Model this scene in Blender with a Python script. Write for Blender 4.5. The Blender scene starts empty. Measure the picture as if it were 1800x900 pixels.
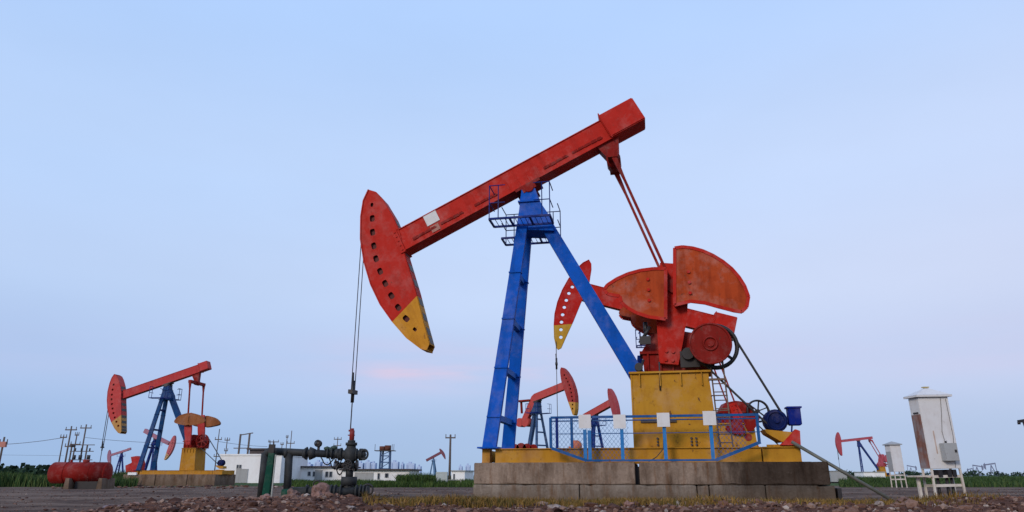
import bpy, bmesh, math, random
from math import sin, cos, radians, pi, atan, atan2, sqrt, hypot
from mathutils import Vector, Matrix, noise

random.seed(11)
scene = bpy.context.scene
COL = scene.collection

# ------------------------------------------------------------------ camera
F, EYE = 1240.0, 0.62                 # focal length in 1800-px units, eye height
PITCH = atan(385 / F)
CP, SP = cos(PITCH), sin(PITCH)
cam = bpy.data.cameras.new('camera')
cam.sensor_width = 36.0
cam.lens = 36.0 * F / 1800.0
cam.clip_start, cam.clip_end = 0.1, 9000
camo = bpy.data.objects.new('camera', cam)
camo.location = (0, 0, EYE)
camo.rotation_euler = (pi / 2 + PITCH, 0, 0)
COL.objects.link(camo)
scene.camera = camo
scene.view_settings.view_transform = 'Standard'
scene.view_settings.look = 'None'
scene.view_settings.exposure = 0
scene.cycles.max_bounces = 6


def ray(px, py):
    return (px - 900, F * CP + (py - 450) * SP, F * SP - (py - 450) * CP)


def at(px, py, D):
    """world point seen at a photo pixel, D metres ahead"""
    x, y, z = ray(px, py)
    t = D / y
    return Vector((x * t, D, z * t + EYE))


TH = radians(11)
OX, OY = 0.569, 20.5
VX, VY = sin(TH), cos(TH)


def L(px, py, v):
    """(u, z) of a pixel in the upright plane v of the big unit"""
    x, y, z = ray(px, py)
    t = (v + OX * VX + OY * VY) / (x * VX + y * VY)
    X, Y = t * x - OX, t * y - OY
    return (X * cos(TH) - Y * sin(TH), t * z + EYE)


def world(u, v, z):
    return Vector((OX + u * cos(TH) + v * sin(TH), OY - u * sin(TH) + v * cos(TH), z))


# ------------------------------------------------------------------ materials
MATS = {}


def lin(r, g, b):
    f = lambda c: (c / 255 / 12.92) if c / 255 <= .04045 else ((c / 255 + .055) / 1.055) ** 2.4
    return (f(r), f(g), f(b))


class NT:
    def __init__(s, name):
        s.m = bpy.data.materials.new(name)
        s.m.use_nodes = True
        s.t = s.m.node_tree
        s.t.nodes.clear()
        s.out = s.n('ShaderNodeOutputMaterial')
        s.b = s.n('ShaderNodeBsdfPrincipled')
        s.t.links.new(s.b.outputs[0], s.out.inputs[0])

    def n(s, ty, **k):
        nd = s.t.nodes.new(ty)
        for a, v in k.items():
            setattr(nd, a, v)
        return nd

    def l(s, a, b):
        s.t.links.new(a, b)

    def coord(s, kind='Object', scale=(1, 1, 1)):
        tc = s.n('ShaderNodeTexCoord')
        mp = s.n('ShaderNodeMapping')
        mp.inputs['Scale'].default_value = scale
        s.l(tc.outputs[kind], mp.inputs['Vector'])
        return mp.outputs[0]

    def noise(s, vec, scale, detail=4, rough=.6):
        nd = s.n('ShaderNodeTexNoise')
        nd.inputs['Scale'].default_value = scale
        nd.inputs['Detail'].default_value = detail
        nd.inputs['Roughness'].default_value = rough
        s.l(vec, nd.inputs['Vector'])
        return nd.outputs['Fac']

    def ramp(s, fac, stops, interp='LINEAR'):
        nd = s.n('ShaderNodeValToRGB')
        nd.color_ramp.interpolation = interp
        cr = nd.color_ramp
        while len(cr.elements) < len(stops):
            cr.elements.new(0.5)
        for e, (p, c) in zip(cr.elements, stops):
            e.position = p
            e.color = (c, c, c, 1) if isinstance(c, (int, float)) else (*c[:3], 1)
        s.l(fac, nd.inputs[0])
        return nd.outputs[0]

    def mix(s, fac, a, b, mode='MIX'):
        nd = s.n('ShaderNodeMix', data_type='RGBA', blend_type=mode)
        if isinstance(fac, (int, float)):
            nd.inputs[0].default_value = fac
        else:
            s.l(fac, nd.inputs[0])
        for i, c in ((6, a), (7, b)):
            if isinstance(c, tuple):
                nd.inputs[i].default_value = (*c[:3], 1)
            else:
                s.l(c, nd.inputs[i])
        return nd.outputs[2]

    def math(s, op, a, b=0.0, clamp=False):
        nd = s.n('ShaderNodeMath', operation=op, use_clamp=clamp)
        for i, c in ((0, a), (1, b)):
            if isinstance(c, (int, float)):
                nd.inputs[i].default_value = c
            else:
                s.l(c, nd.inputs[i])
        return nd.outputs[0]

    def finish(s, col, rough=.6, bump=None, bstr=.3, bdist=.02, metal=0.0, spec=.4):
        if isinstance(col, tuple):
            s.b.inputs['Base Color'].default_value = (*col[:3], 1)
        else:
            s.l(col, s.b.inputs['Base Color'])
        if isinstance(rough, (int, float)):
            s.b.inputs['Roughness'].default_value = rough
        else:
            s.l(rough, s.b.inputs['Roughness'])
        s.b.inputs['Metallic'].default_value = metal
        s.b.inputs['Specular IOR Level'].default_value = spec
        if bump is not None:
            bp = s.n('ShaderNodeBump')
            bp.inputs['Strength'].default_value = bstr
            bp.inputs['Distance'].default_value = bdist
            s.l(bump, bp.inputs['Height'])
            s.l(bp.outputs[0], s.b.inputs['Normal'])
        return s.m


def paint(name, c, rough=.5, var=.3, rust=.25, scale=1.0, haze=0.0, tip=None, rustcol=(.09, .04, .025)):
    """weathered paint: blotches, vertical dirt streaks, rust flecks; tip=(a,b,c,colour): a*x+b*z>c gets colour"""
    if name in MATS:
        return MATS[name]
    s = NT(name)
    v = s.coord()
    vs = s.coord(scale=(1.6, 1.6, .22))
    big = s.noise(v, 1.1 * scale, 5, .65)
    fine = s.noise(v, 9 * scale, 5, .7)
    streak = s.noise(vs, 2.2 * scale, 4, .6)
    base = c
    if tip is not None:
        sx = s.n('ShaderNodeSeparateXYZ')
        tc = s.n('ShaderNodeTexCoord')
        s.l(tc.outputs['Object'], sx.inputs[0])
        q = s.math('ADD', s.math('MULTIPLY', sx.outputs[0], tip[0]), s.math('MULTIPLY', sx.outputs[2], tip[1]))
        m = s.math('GREATER_THAN', q, tip[2])
        base = s.mix(m, c, tip[3])
    fade = s.noise(v, 1.9 * scale, 6, .7)
    base = s.mix(s.ramp(fade, [(.48, 0.0), (.72, var * .45)]), base, (.50, .40, .38))
    chip = s.noise(s.coord(scale=(1, 1, .6)), 6.5 * scale, 8, .75)
    col = s.mix(s.ramp(big, [(.35, 0.0), (.7, var)]), base, (.9, .75, .62), 'MULTIPLY')
    brk = s.math('MULTIPLY', s.ramp(streak, [(.48, 0.0), (.72, min(1, var * 1.5))]), s.ramp(big, [(.3, .15), (.6, 1.0)]))
    col = s.mix(brk, col, (.50, .38, .32), 'MULTIPLY')
    mid_ = s.noise(v, 3.2 * scale, 6, .7)
    col = s.mix(s.ramp(mid_, [(.5, 0.0), (.68, var * .9)]), col, (.62, .5, .45), 'MULTIPLY')
    col = s.mix(s.ramp(fine, [(.60, 0.0), (.72, rust)]), col, rustcol)
    col = s.mix(s.ramp(chip, [(.625, 0.0), (.655, min(1, rust * 2.2))]), col, rustcol)
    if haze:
        col = s.mix(haze, col, (.42, .5, .68))  # blue distance haze mixed into the paint colour
    MATS[name] = s.finish(col, s.ramp(fine, [(.3, rough), (.8, min(1, rough + .25))]), fine, .12, .01, spec=.10)
    return MATS[name]


def plain(name, c, rough=.6, metal=0.0, var=.3, scale=3.0):
    if name in MATS:
        return MATS[name]
    s = NT(name)
    v = s.coord()
    f = s.noise(v, scale, 5, .65)
    col = s.mix(s.ramp(f, [(.3, 0.0), (.75, 1.0)]), tuple(x * (1 + var) for x in c), tuple(x * (1 - var) for x in c))
    MATS[name] = s.finish(col, rough, f, .15, .01, metal)
    return MATS[name]


RED = paint('red_paint', (.46, .018, .010), .5, .42, .20)
REDD = paint('dark_red_paint', (.23, .010, .007), .55, .45, .45)
REDW = paint('weight_orange_paint', (.42, .062, .014), .55, .65, .35, .9)
REDG = paint('guard_red_paint', (.22, .012, .008), .55, .45, .4)
YEL = paint('yellow_paint', (.47, .235, .022), .55, .45, .45, .7)
BLUE = paint('blue_paint', (.0, .088, .48), .55, .34, .14)
BLUED = paint('deep_blue_paint', (.003, .022, .17), .45, .35, .2)
BLUER = paint('rail_blue_paint', (.012, .09, .28), .5, .35, .3)
STEEL = plain('dark_steel', (.055, .045, .045), .55, .3)
BLACK = plain('grease_shade_black', (.018, .015, .016), .5)  # greasy parts, and the painted shade in plinth gap and back slots
CABLE = plain('cable_steel', (.05, .045, .05), .5, .4)
WHITEP = paint('white_paint', (.66, .66, .66), .5, .18, .12)
WHITER = paint('white_paint_far', (.84, .84, .84), .6, .18, .05, .4)
GREY = paint('grey_paint', (.36, .37, .37), .5, .2, .15)
RUSTY = paint('rusty_sheet', (.27, .125, .085), .75, .6, .6, 1.2)
_s = NT('rusted_cabinet_side')
_v = _s.coord()
_a = _s.noise(_v, 3.2, 6, .72)
_b = _s.noise(_s.coord(scale=(5, 5, .8)), 2.2, 6, .7)
_c = _s.mix(_s.ramp(_a, [(.36, 0.0), (.60, 1.0)]), (.27, .26, .27), (.27, .12, .085))
_c = _s.mix(_s.ramp(_b, [(.45, 0.0), (.68, .8)]), _c, (.14, .06, .04))
RUSTC = _s.finish(_c, .85, _a, .3, .01, spec=.15)
RUSTW = paint('rusty_white_angle', (.62, .58, .52), .65, .4, .6, 2.0, rustcol=(.22, .09, .04))
PIPE = plain('dark_coated_pipe', (.022, .024, .025), .7, 0, .5, 6)
GREEN = paint('green_post_paint', (.006, .062, .04), .6, .4, .3)
WOODP = plain('pole_wood', (.11, .085, .075), .85, 0, .35, 8)
DARKWIN = plain('dark_window', (.03, .04, .06), .2, 0, .2)
ROOFD = plain('dark_roof_edge', (.07, .055, .055), .8)
TANKR = paint('tank_red', (.21, .011, .008), .5, .4, .35)


def concrete(name, c, dark=.5):
    s = NT(name)
    v = s.coord()
    tc = s.n('ShaderNodeTexCoord')
    sx = s.n('ShaderNodeSeparateXYZ')
    s.l(tc.outputs['Object'], sx.inputs[0])
    big = s.noise(v, .9, 6, .7)
    fine = s.noise(v, 14, 6, .7)
    st = s.noise(s.coord(scale=(1.0, 1.0, .28)), 2.6, 6, .7)
    st2 = s.noise(s.coord(scale=(2.2, 2.2, .25)), 2.4, 5, .65)
    col = s.mix(s.ramp(big, [(.3, 0.0), (.72, 1.0)]), c, tuple(x * .62 for x in c))
    col = s.mix(s.ramp(st, [(.44, 0.0), (.70, .95)]), col, (.32, .26, .22), 'MULTIPLY')
    col = s.mix(s.ramp(st2, [(.53, 0.0), (.66, .75)]), col, (.17, .085, .042))
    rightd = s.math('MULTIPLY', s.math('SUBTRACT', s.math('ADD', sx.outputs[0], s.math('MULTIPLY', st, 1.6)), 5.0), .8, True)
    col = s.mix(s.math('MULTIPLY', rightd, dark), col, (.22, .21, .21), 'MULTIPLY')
    col = s.mix(s.ramp(fine, [(.35, .35), (.6, 0.0)]), col, (.5, .47, .45), 'MULTIPLY')
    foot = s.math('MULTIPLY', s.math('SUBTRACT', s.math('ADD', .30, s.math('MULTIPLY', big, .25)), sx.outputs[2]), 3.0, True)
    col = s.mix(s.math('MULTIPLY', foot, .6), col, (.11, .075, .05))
    pit = s.noise(v, 5, 6, .75)
    col = s.mix(s.ramp(pit, [(.60, 0.0), (.70, .6)]), col, (.10, .075, .06))
    return s.finish(col, .9, s.math('ADD', fine, s.math('MULTIPLY', pit, 1.5)), .6, .03, spec=.1)


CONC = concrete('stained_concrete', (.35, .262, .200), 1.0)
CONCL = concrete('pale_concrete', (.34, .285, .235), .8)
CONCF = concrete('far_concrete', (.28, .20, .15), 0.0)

# ------------------------------------------------------------------ mesh helpers


class MB:
    def __init__(s):
        s.bm = bmesh.new()

    def box(s, x0, x1, y0, y1, z0, z1, bev=0.0):
        r = bmesh.ops.create_cube(s.bm, size=1)
        for v in r['verts']:
            v.co = Vector(((x0 + x1) / 2 + v.co.x * (x1 - x0), (y0 + y1) / 2 + v.co.y * (y1 - y0), (z0 + z1) / 2 + v.co.z * (z1 - z0)))
        if bev:
            es = list({e for v in r['verts'] for e in v.link_edges})
            bmesh.ops.bevel(s.bm, geom=es, offset=bev, segments=2, affect='EDGES')
        return s

    def bar(s, p0, p1, w, h, w1=None, h1=None, side=(0, 1, 0)):
        """box from p0 to p1; w across 'side', h the other way"""
        p0, p1 = Vector(p0), Vector(p1)
        d = (p1 - p0).normalized()
        a = Vector(side)
        a = (a - d * a.dot(d))
        if a.length < 1e-4:
            a = Vector((1, 0, 0)) - d * d.x
        a.normalize()
        b = d.cross(a)
        w1 = w if w1 is None else w1
        h1 = h if h1 is None else h1
        vs = []
        for p, ww, hh in ((p0, w, h), (p1, w1, h1)):
            for i, j in ((-1, -1), (1, -1), (1, 1), (-1, 1)):
                vs.append(s.bm.verts.new(p + a * (ww / 2 * i) + b * (hh / 2 * j)))
        fs = [(0, 1, 2, 3), (7, 6, 5, 4), (0, 4, 5, 1), (1, 5, 6, 2), (2, 6, 7, 3), (3, 7, 4, 0)]
        for f in fs:
            s.bm.faces.new([vs[i] for i in f])
        return s

    def tube(s, p0, p1, r, n=12, r1=None, cap=True):
        p0, p1 = Vector(p0), Vector(p1)
        r1 = r if r1 is None else r1
        d = (p1 - p0).normalized()
        a = d.orthogonal().normalized()
        b = d.cross(a)
        A, B = [], []
        for i in range(n):
            t = 2 * pi * i / n
            o = a * cos(t) + b * sin(t)
            A.append(s.bm.verts.new(p0 + o * r))
            B.append(s.bm.verts.new(p1 + o * r1))
        for i in range(n):
            j = (i + 1) % n
            f = s.bm.faces.new([A[i], A[j], B[j], B[i]])
            f.smooth = n >= 8
        if cap:
            s.bm.faces.new(A[::-1])
            s.bm.faces.new(B)
        return s

    def path(s, pts, r, n=8):
        for a, b in zip(pts[:-1], pts[1:]):
            s.tube(a, b, r, n)
        return s

    def ring(s, c, R, r, axis='y', n=28, m=6, a0=0.0, a1=2 * pi):
        """torus (or arc of one) round an axis"""
        c = Vector(c)
        full = abs(a1 - a0 - 2 * pi) < 1e-6
        rows = []
        k = n if full else n + 1
        for i in range(k):
            t = a0 + (a1 - a0) * i / n
            if axis == 'y':
                o, up = Vector((cos(t), 0, sin(t))), Vector((0, 1, 0))
            elif axis == 'z':
                o, up = Vector((cos(t), sin(t), 0)), Vector((0, 0, 1))
            else:
                o, up = Vector((0, cos(t), sin(t))), Vector((1, 0, 0))
            rows.append([s.bm.verts.new(c + o * (R + r * cos(q)) + up * (r * sin(q))) for q in [2 * pi * j / m for j in range(m)]])
        for i in range(n):
            A, B = rows[i], rows[(i + 1) % k]
            for j in range(m):
                f = s.bm.faces.new([A[j], A[(j + 1) % m], B[(j + 1) % m], B[j]])
                f.smooth = True
        return s

    def prism(s, poly, y0, y1, holes=()):
        """polygon in (x,z) extruded from y0 to y1, with holes"""
        loops = [list(poly)] + [list(h) for h in holes]
        edges, rings = [], []
        for lp in loops:
            vs = [s.bm.verts.new((p[0], y0, p[1])) for p in lp]
            rings.append(vs)
            for a, b in zip(vs, vs[1:] + vs[:1]):
                edges.append(s.bm.edges.new((a, b)))
        if holes:
            r = bmesh.ops.triangle_fill(s.bm, use_beauty=True, edges=edges)
            faces = [g for g in r['geom'] if isinstance(g, bmesh.types.BMFace)]
        else:
            faces = [s.bm.faces.new(rings[0])]
        ex = bmesh.ops.extrude_face_region(s.bm, geom=faces, use_keep_orig=True)
        for g in ex['geom']:
            if isinstance(g, bmesh.types.BMVert):
                g.co.y = y1
        return s

    def sphere(s, c, r, sub=2, sc=(1, 1, 1)):
        q = bmesh.ops.create_icosphere(s.bm, subdivisions=sub, radius=r)
        for v in q['verts']:
            v.co = Vector((v.co.x * sc[0], v.co.y * sc[1], v.co.z * sc[2])) + Vector(c)
            for f in v.link_faces:
                f.smooth = True
        return s

    def build(s, name, mat, parent=None, loc=(0, 0, 0), rot=(0, 0, 0)):
        bmesh.ops.recalc_face_normals(s.bm, faces=s.bm.faces)
        me = bpy.data.meshes.new(name)
        s.bm.to_mesh(me)
        s.bm.free()
        for m in (mat if isinstance(mat, (list, tuple)) else [mat]):
            me.materials.append(m)
        o = bpy.data.objects.new(name, me)
        COL.objects.link(o)
        o.location, o.rotation_euler = loc, rot
        if parent is not None:
            o.parent = parent
        return o


def tag(o, label=None, cat=None, group=None, kind=None):
    if label:
        o['label'] = label
    if cat:
        o['category'] = cat
    if group:
        o['group'] = group
    if kind:
        o['kind'] = kind
    return o


def thing(name, label, cat, loc=(0, 0, 0), rz=0.0, group=None, scale=1.0):
    o = bpy.data.objects.new(name, None)
    COL.objects.link(o)
    o.location, o.rotation_euler, o.scale = loc, (0, 0, rz), (scale,) * 3
    o.empty_display_size = .3
    return tag(o, label, cat, group)


def kids(o):
    return [c for c in bpy.data.objects if c.parent == o]


def rot2(p, a):
    return (p[0] * cos(a) - p[1] * sin(a), p[0] * sin(a) + p[1] * cos(a))


# ------------------------------------------------------------------ world, sun
w = bpy.data.worlds.new('World')
scene.world = w
w.use_nodes = True
nt = w.node_tree
nt.nodes.clear()


def wn(ty, **k):
    nd = nt.nodes.new(ty)
    for a, v in k.items():
        setattr(nd, a, v)
    return nd


def wmath(op, a, b=0.0, clamp=False):
    nd = wn('ShaderNodeMath', operation=op, use_clamp=clamp)
    for i, c in ((0, a), (1, b)):
        if isinstance(c, (int, float)):
            nd.inputs[i].default_value = c
        else:
            nt.links.new(c, nd.inputs[i])
    return nd.outputs[0]


def wmix(fac, a, b, mode='MIX'):
    nd = wn('ShaderNodeMix', data_type='RGBA', blend_type=mode)
    for i, c in ((0, fac), (6, a), (7, b)):
        if isinstance(c, (int, float)):
            nd.inputs[i].default_value = c
        elif isinstance(c, tuple):
            nd.inputs[i].default_value = (*c, 1)
        else:
            nt.links.new(c, nd.inputs[i])
    return nd.outputs[2]


def wramp(fac, stops, interp='LINEAR'):
    nd = wn('ShaderNodeValToRGB')
    nd.color_ramp.interpolation = interp
    cr = nd.color_ramp
    while len(cr.elements) < len(stops):
        cr.elements.new(.5)
    for e, (p, c) in zip(cr.elements, stops):
        e.position = p
        e.color = (c, c, c, 1) if isinstance(c, (int, float)) else (*c, 1)
    nt.links.new(fac, nd.inputs[0])
    return nd.outputs[0]


SUN_EL, SUN_AZ = radians(24), radians(212)    # azimuth clockwise from +Y
tc = wn('ShaderNodeTexCoord')
sx = wn('ShaderNodeSeparateXYZ')
nt.links.new(tc.outputs['Generated'], sx.inputs[0])
DX, DY, DZ = sx.outputs
elev = wmath('MAXIMUM', DZ, 0.0)
grad = wramp(elev, [(0.0, lin(166, 192, 226)), (.045, lin(166, 191, 229)), (.13, lin(186, 203, 238)),
                    (.24, lin(198, 215, 246)), (.38, lin(195, 217, 252)), (.60, lin(181, 211, 255)), (.9, lin(150, 190, 250))], 'EASE')
# the right-hand side is a little pinker, the left a little bluer, low down
side = wmath('ADD', wmath('MULTIPLY', DX, .9), .5, True)
low = wramp(elev, [(0.0, 1.0), (.22, .9), (.6, .35)])
tint = wramp(side, [(0.0, (.86, .93, .985)), (.5, (1.0, 1.0, 1.0)), (1.0, (1.11, 1.02, .985))])
c1 = wmix(low, grad, tint, 'MULTIPLY')
# thin pink streaks of cloud above the horizon
mp = wn('ShaderNodeMapping')
mp.inputs['Scale'].default_value = (2.2, 2.2, 16)
nt.links.new(tc.outputs['Generated'], mp.inputs[0])
nz = wn('ShaderNodeTexNoise')
nz.inputs['Scale'].default_value = 1.7
nz.inputs['Detail'].default_value = 5
nt.links.new(mp.outputs[0], nz.inputs['Vector'])
band = wramp(elev, [(.095, 0.0), (.125, 1.0), (.145, 1.0), (.20, 0.0)], 'EASE')
mid = wramp(wmath('ADD', DX, .5), [(.15, .15), (.36, 1.0), (.62, .9), (.95, .35)], 'EASE')
cl = wmath('MULTIPLY', wmath('MULTIPLY', band, mid), wramp(nz.outputs['Fac'], [(.38, .05), (.66, 1.0)]))
c2a = wmix(wmath('MULTIPLY', cl, .38), c1, lin(224, 200, 226))
# one brighter pink streak, left of the middle
core = wramp(elev, [(.118, 0.0), (.132, 1.0), (.138, 1.0), (.152, 0.0)], 'EASE')
wide = wramp(wmath('ADD', DX, .5), [(.26, 0.0), (.34, 1.0), (.40, .8), (.50, .0)], 'EASE')
wide2 = wramp(wmath('ADD', DX, .5), [(.47, 0.0), (.53, .5), (.60, .0)], 'EASE')
mp3 = wn('ShaderNodeMapping')
mp3.inputs['Scale'].default_value = (9, 9, 60)
nt.links.new(tc.outputs['Generated'], mp3.inputs[0])
nz3 = wn('ShaderNodeTexNoise')
nz3.inputs['Scale'].default_value = 1.6
nz3.inputs['Detail'].default_value = 5
nt.links.new(mp3.outputs[0], nz3.inputs['Vector'])
cs = wmath('MULTIPLY', wmath('MULTIPLY', core, wmath('ADD', wide, wide2)), wramp(nz3.outputs['Fac'], [(.35, .15), (.62, 1.0)]))
c2 = wmix(wmath('MULTIPLY', cs, .45), c2a, lin(232, 200, 219))
# very faint high haze so that the gradient is not perfectly even
mp2 = wn('ShaderNodeMapping')
mp2.inputs['Scale'].default_value = (1.2, 1.2, 3.5)
nt.links.new(tc.outputs['Generated'], mp2.inputs[0])
nz2 = wn('ShaderNodeTexNoise')
nz2.inputs['Scale'].default_value = 2.0
nz2.inputs['Detail'].default_value = 4
nt.links.new(mp2.outputs[0], nz2.inputs['Vector'])
c3 = wmix(1.0, c2, wramp(nz2.outputs['Fac'], [(.3, .975), (.7, 1.03)]), 'MULTIPLY')
sky = wn('ShaderNodeTexSky', sky_type='NISHITA')
sky.sun_disc = False
sky.sun_elevation = SUN_EL
sky.sun_rotation = SUN_AZ
sky.air_density = 1.0
sky.dust_density = 1.5
b1 = wn('ShaderNodeBackground')
b1.inputs[1].default_value = .965
nt.links.new(c3, b1.inputs[0])
b2 = wn('ShaderNodeBackground')
b2.inputs[1].default_value = .010
nt.links.new(sky.outputs[0], b2.inputs[0])
ad = wn('ShaderNodeAddShader')
nt.links.new(b1.outputs[0], ad.inputs[0])
nt.links.new(b2.outputs[0], ad.inputs[1])
wo = wn('ShaderNodeOutputWorld')
nt.links.new(ad.outputs[0], wo.inputs[0])

sl = bpy.data.lights.new('sun', 'SUN')
sl.energy = 1.7
sl.angle = radians(14)
sl.color = (1.0, .86, .72)
so = bpy.data.objects.new('sun', sl)
COL.objects.link(so)
sdir = Vector((sin(SUN_AZ) * cos(SUN_EL), cos(SUN_AZ) * cos(SUN_EL), sin(SUN_EL)))
so.rotation_euler = sdir.to_track_quat('Z', 'Y').to_euler()

# ------------------------------------------------------------------ ground


def sm(a, b, x):
    t = max(0.0, min(1.0, (x - a) / (b - a)))
    return t * t * (3 - 2 * t)


def berm(x, y):
    """rubble heap between the camera and the unit"""
    lim = sm(-7.2, -4.6, x + .9 * noise.noise(Vector((x * .5, y * .5, 3))))
    crest = 12.2 + .7 * noise.noise(Vector((x * .25, 0, 7)))
    prof = sm(crest - 7.5, crest - .4, y) * (1 - sm(crest + .1, crest + 2.0, y))
    hgt = .265 - .115 * sm(-2.9, -1.9, x) * (1 - sm(6.6, 7.6, x)) - .02 * sm(6, 8, x) + .055 * noise.noise(Vector((x * .45, y * .3, 1)))
    return lim * prof * hgt


def ground_z(x, y):
    z = berm(x, y)
    if y < 60 and abs(x) < 60:
        rough = .35 + 1.0 * min(1, berm(x, y) / .15)
        z += rough * (.035 * noise.noise(Vector((x * 1.3, y * 1.3, 0))) + .03 * noise.noise(Vector((x * 4, y * 4, 5))) + .016 * noise.noise(Vector((x * 11, y * 11, 9))))
    if 13.5 < y < 40 and abs(x) < 60:
        k = sm(13.5, 15, y) * (1 - sm(34, 40, y))
        if -1.9 < x < 9.6:
            k *= .25
        z += k * (.055 * noise.noise(Vector((x * .22, y * 1.1, 21))) + .035 * noise.noise(Vector((x * .9, y * 2.3, 33))))
    if x < -3:
        z += -.02 * sm(-3, -9, x)
    return z


def axis(segs):
    out = []
    for a, b, n in segs:
        out += [a + (b - a) * i / n for i in range(n)]
    out.append(segs[-1][1])
    return out


xs = axis([(-5000, -400, 6), (-400, -60, 14), (-60, -13, 40), (-13, 13, 330), (13, 60, 40), (60, 400, 14), (400, 5000, 6)])
ys = axis([(-300, -10, 4), (-10, 6, 14), (6, 16, 150), (16, 30, 60), (30, 80, 40), (80, 500, 20), (500, 8000, 10)])
bm = bmesh.new()
grid = [[bm.verts.new((x, y, ground_z(x, y))) for x in xs] for y in ys]
for j in range(len(ys) - 1):
    for i in range(len(xs) - 1):
        f = bm.faces.new([grid[j][i], grid[j][i + 1], grid[j + 1][i + 1], grid[j + 1][i]])
        f.smooth = True
me = bpy.data.meshes.new('ground')
bm.to_mesh(me)
bm.free()
s = NT('dirt_ground')
tcg = s.n('ShaderNodeTexCoord')
pos = tcg.outputs['Object']
sxyz = s.n('ShaderNodeSeparateXYZ')
s.l(pos, sxyz.inputs[0])
X_, Y_, Z_ = sxyz.outputs
n1 = s.noise(pos, .35, 6, .6)
n2 = s.noise(pos, 2.2, 6, .7)
n3 = s.noise(pos, 16, 5, .75)
n4 = s.noise(pos, 60, 3, .7)
soil = s.mix(s.ramp(n2, [(.3, 0.0), (.7, 1.0)]), (.085, .035, .022), (.20, .092, .055))
soil = s.mix(s.ramp(n3, [(.3, .8), (.55, 0.0)]), soil, (.035, .018, .017))
soil = s.mix(s.ramp(n3, [(.6, 0.0), (.75, .7)]), soil, (.33, .22, .18))
road = s.mix(s.ramp(n2, [(.3, 0.0), (.75, 1.0)]), (.060, .034, .025), (.165, .100, .072))
road = s.mix(s.ramp(n3, [(.35, .6), (.6, 0.0)]), road, (.035, .022, .018))
tr = s.noise(s.coord(scale=(.16, .40, 1)), 1.3, 6, .7)
road = s.mix(s.ramp(tr, [(.42, 0.0), (.62, .6)]), road, (.29, .20, .145))
isberm = s.math('MULTIPLY', s.math('SUBTRACT', Z_, .035), 12.0, True)
col = s.mix(isberm, road, soil)
dry = s.math('MULTIPLY', s.ramp(n1, [(.38, 0.0), (.55, 1.0)]), s.ramp(n3, [(.35, .2), (.6, 1.0)]))
band2 = s.math('MULTIPLY', s.math('MULTIPLY', s.math('SUBTRACT', Y_, 13.0), .8, True), s.math('MULTIPLY', s.math('SUBTRACT', 19.5, Y_), .6, True))
xr = s.math('MULTIPLY', s.math('ADD', X_, 4.4), .7, True)
col = s.mix(s.math('MULTIPLY', s.math('MULTIPLY', dry, band2), s.math('MULTIPLY', xr, .8)), col, (.22, .14, .05))
gr = s.math('MULTIPLY', s.math('SUBTRACT', Y_, 42.0), .2, True)
gcol = s.mix(s.ramp(n1, [(.3, 0.0), (.7, 1.0)]), (.035, .07, .018), (.075, .11, .03))
col = s.mix(gr, col, gcol)
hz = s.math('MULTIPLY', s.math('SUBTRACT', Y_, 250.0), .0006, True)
col = s.mix(hz, col, (.30, .38, .50))  # far ground colour blended towards distance haze
bsum = s.math('ADD', s.math('MULTIPLY', n3, 1.0), s.math('MULTIPLY', n4, .4))
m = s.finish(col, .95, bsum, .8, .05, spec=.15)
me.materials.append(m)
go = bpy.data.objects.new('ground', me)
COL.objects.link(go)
tag(go, kind='structure')

# rubble: uncountable small stones, one object


def ico(sub):
    b = bmesh.new()
    bmesh.ops.create_icosphere(b, subdivisions=sub, radius=1.0)
    b.verts.index_update()
    r = ([v.co.copy() for v in b.verts], [tuple(v.index for v in f.verts) for f in b.faces])
    b.free()
    return r


ICO = {k: ico(k) for k in (1, 2, 3)}


class Soup:
    """plain vertex / face lists: fast for thousands of small pieces"""

    def __init__(s):
        s.v, s.f = [], []

    def build(s, name, mat, loc=(0, 0, 0)):
        me = bpy.data.meshes.new(name)
        me.from_pydata(s.v, [], s.f)
        me.materials.append(mat)
        o = bpy.data.objects.new(name, me)
        o.location = loc
        COL.objects.link(o)
        return o


def rock_into(sp, c, r, sub=1, flat=.7):
    V, Fc = ICO[sub]
    sx_, sy_ = random.uniform(.7, 1.4), random.uniform(.7, 1.3)
    a = random.uniform(0, pi)
    ca_, sa_ = cos(a), sin(a)
    o = Vector((random.uniform(0, 99), random.uniform(0, 99), random.uniform(0, 99)))
    n0 = len(sp.v)
    for d in V:
        k = r * (1 + .75 * noise.noise(d * 1.4 + o) + .25 * noise.noise(d * 4 + o))
        x, y, z = d.x * k * sx_, d.y * k * sy_, d.z * k * flat
        sp.v.append((x * ca_ - y * sa_ + c[0], x * sa_ + y * ca_ + c[1], z + c[2]))
    sp.f += [tuple(i + n0 for i in f) for f in Fc]


s = NT('rubble_stone')
gi = s.n('ShaderNodeNewGeometry')
v = s.coord()
f = s.noise(v, 22, 5, .7)
cr = s.ramp(gi.outputs['Random Per Island'], [(0.0, (.055, .026, .020)), (.3, (.115, .055, .038)), (.55, (.18, .092, .062)), (.78, (.25, .145, .105)), (.94, (.32, .22, .17)), (.99, (.46, .38, .32))])
cc = s.mix(s.ramp(f, [(.3, .7), (.65, 0.0)]), cr, (.35, .28, .25), 'MULTIPLY')
ROCK = s.finish(cc, .92, f, .6, .02, spec=.2)

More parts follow.
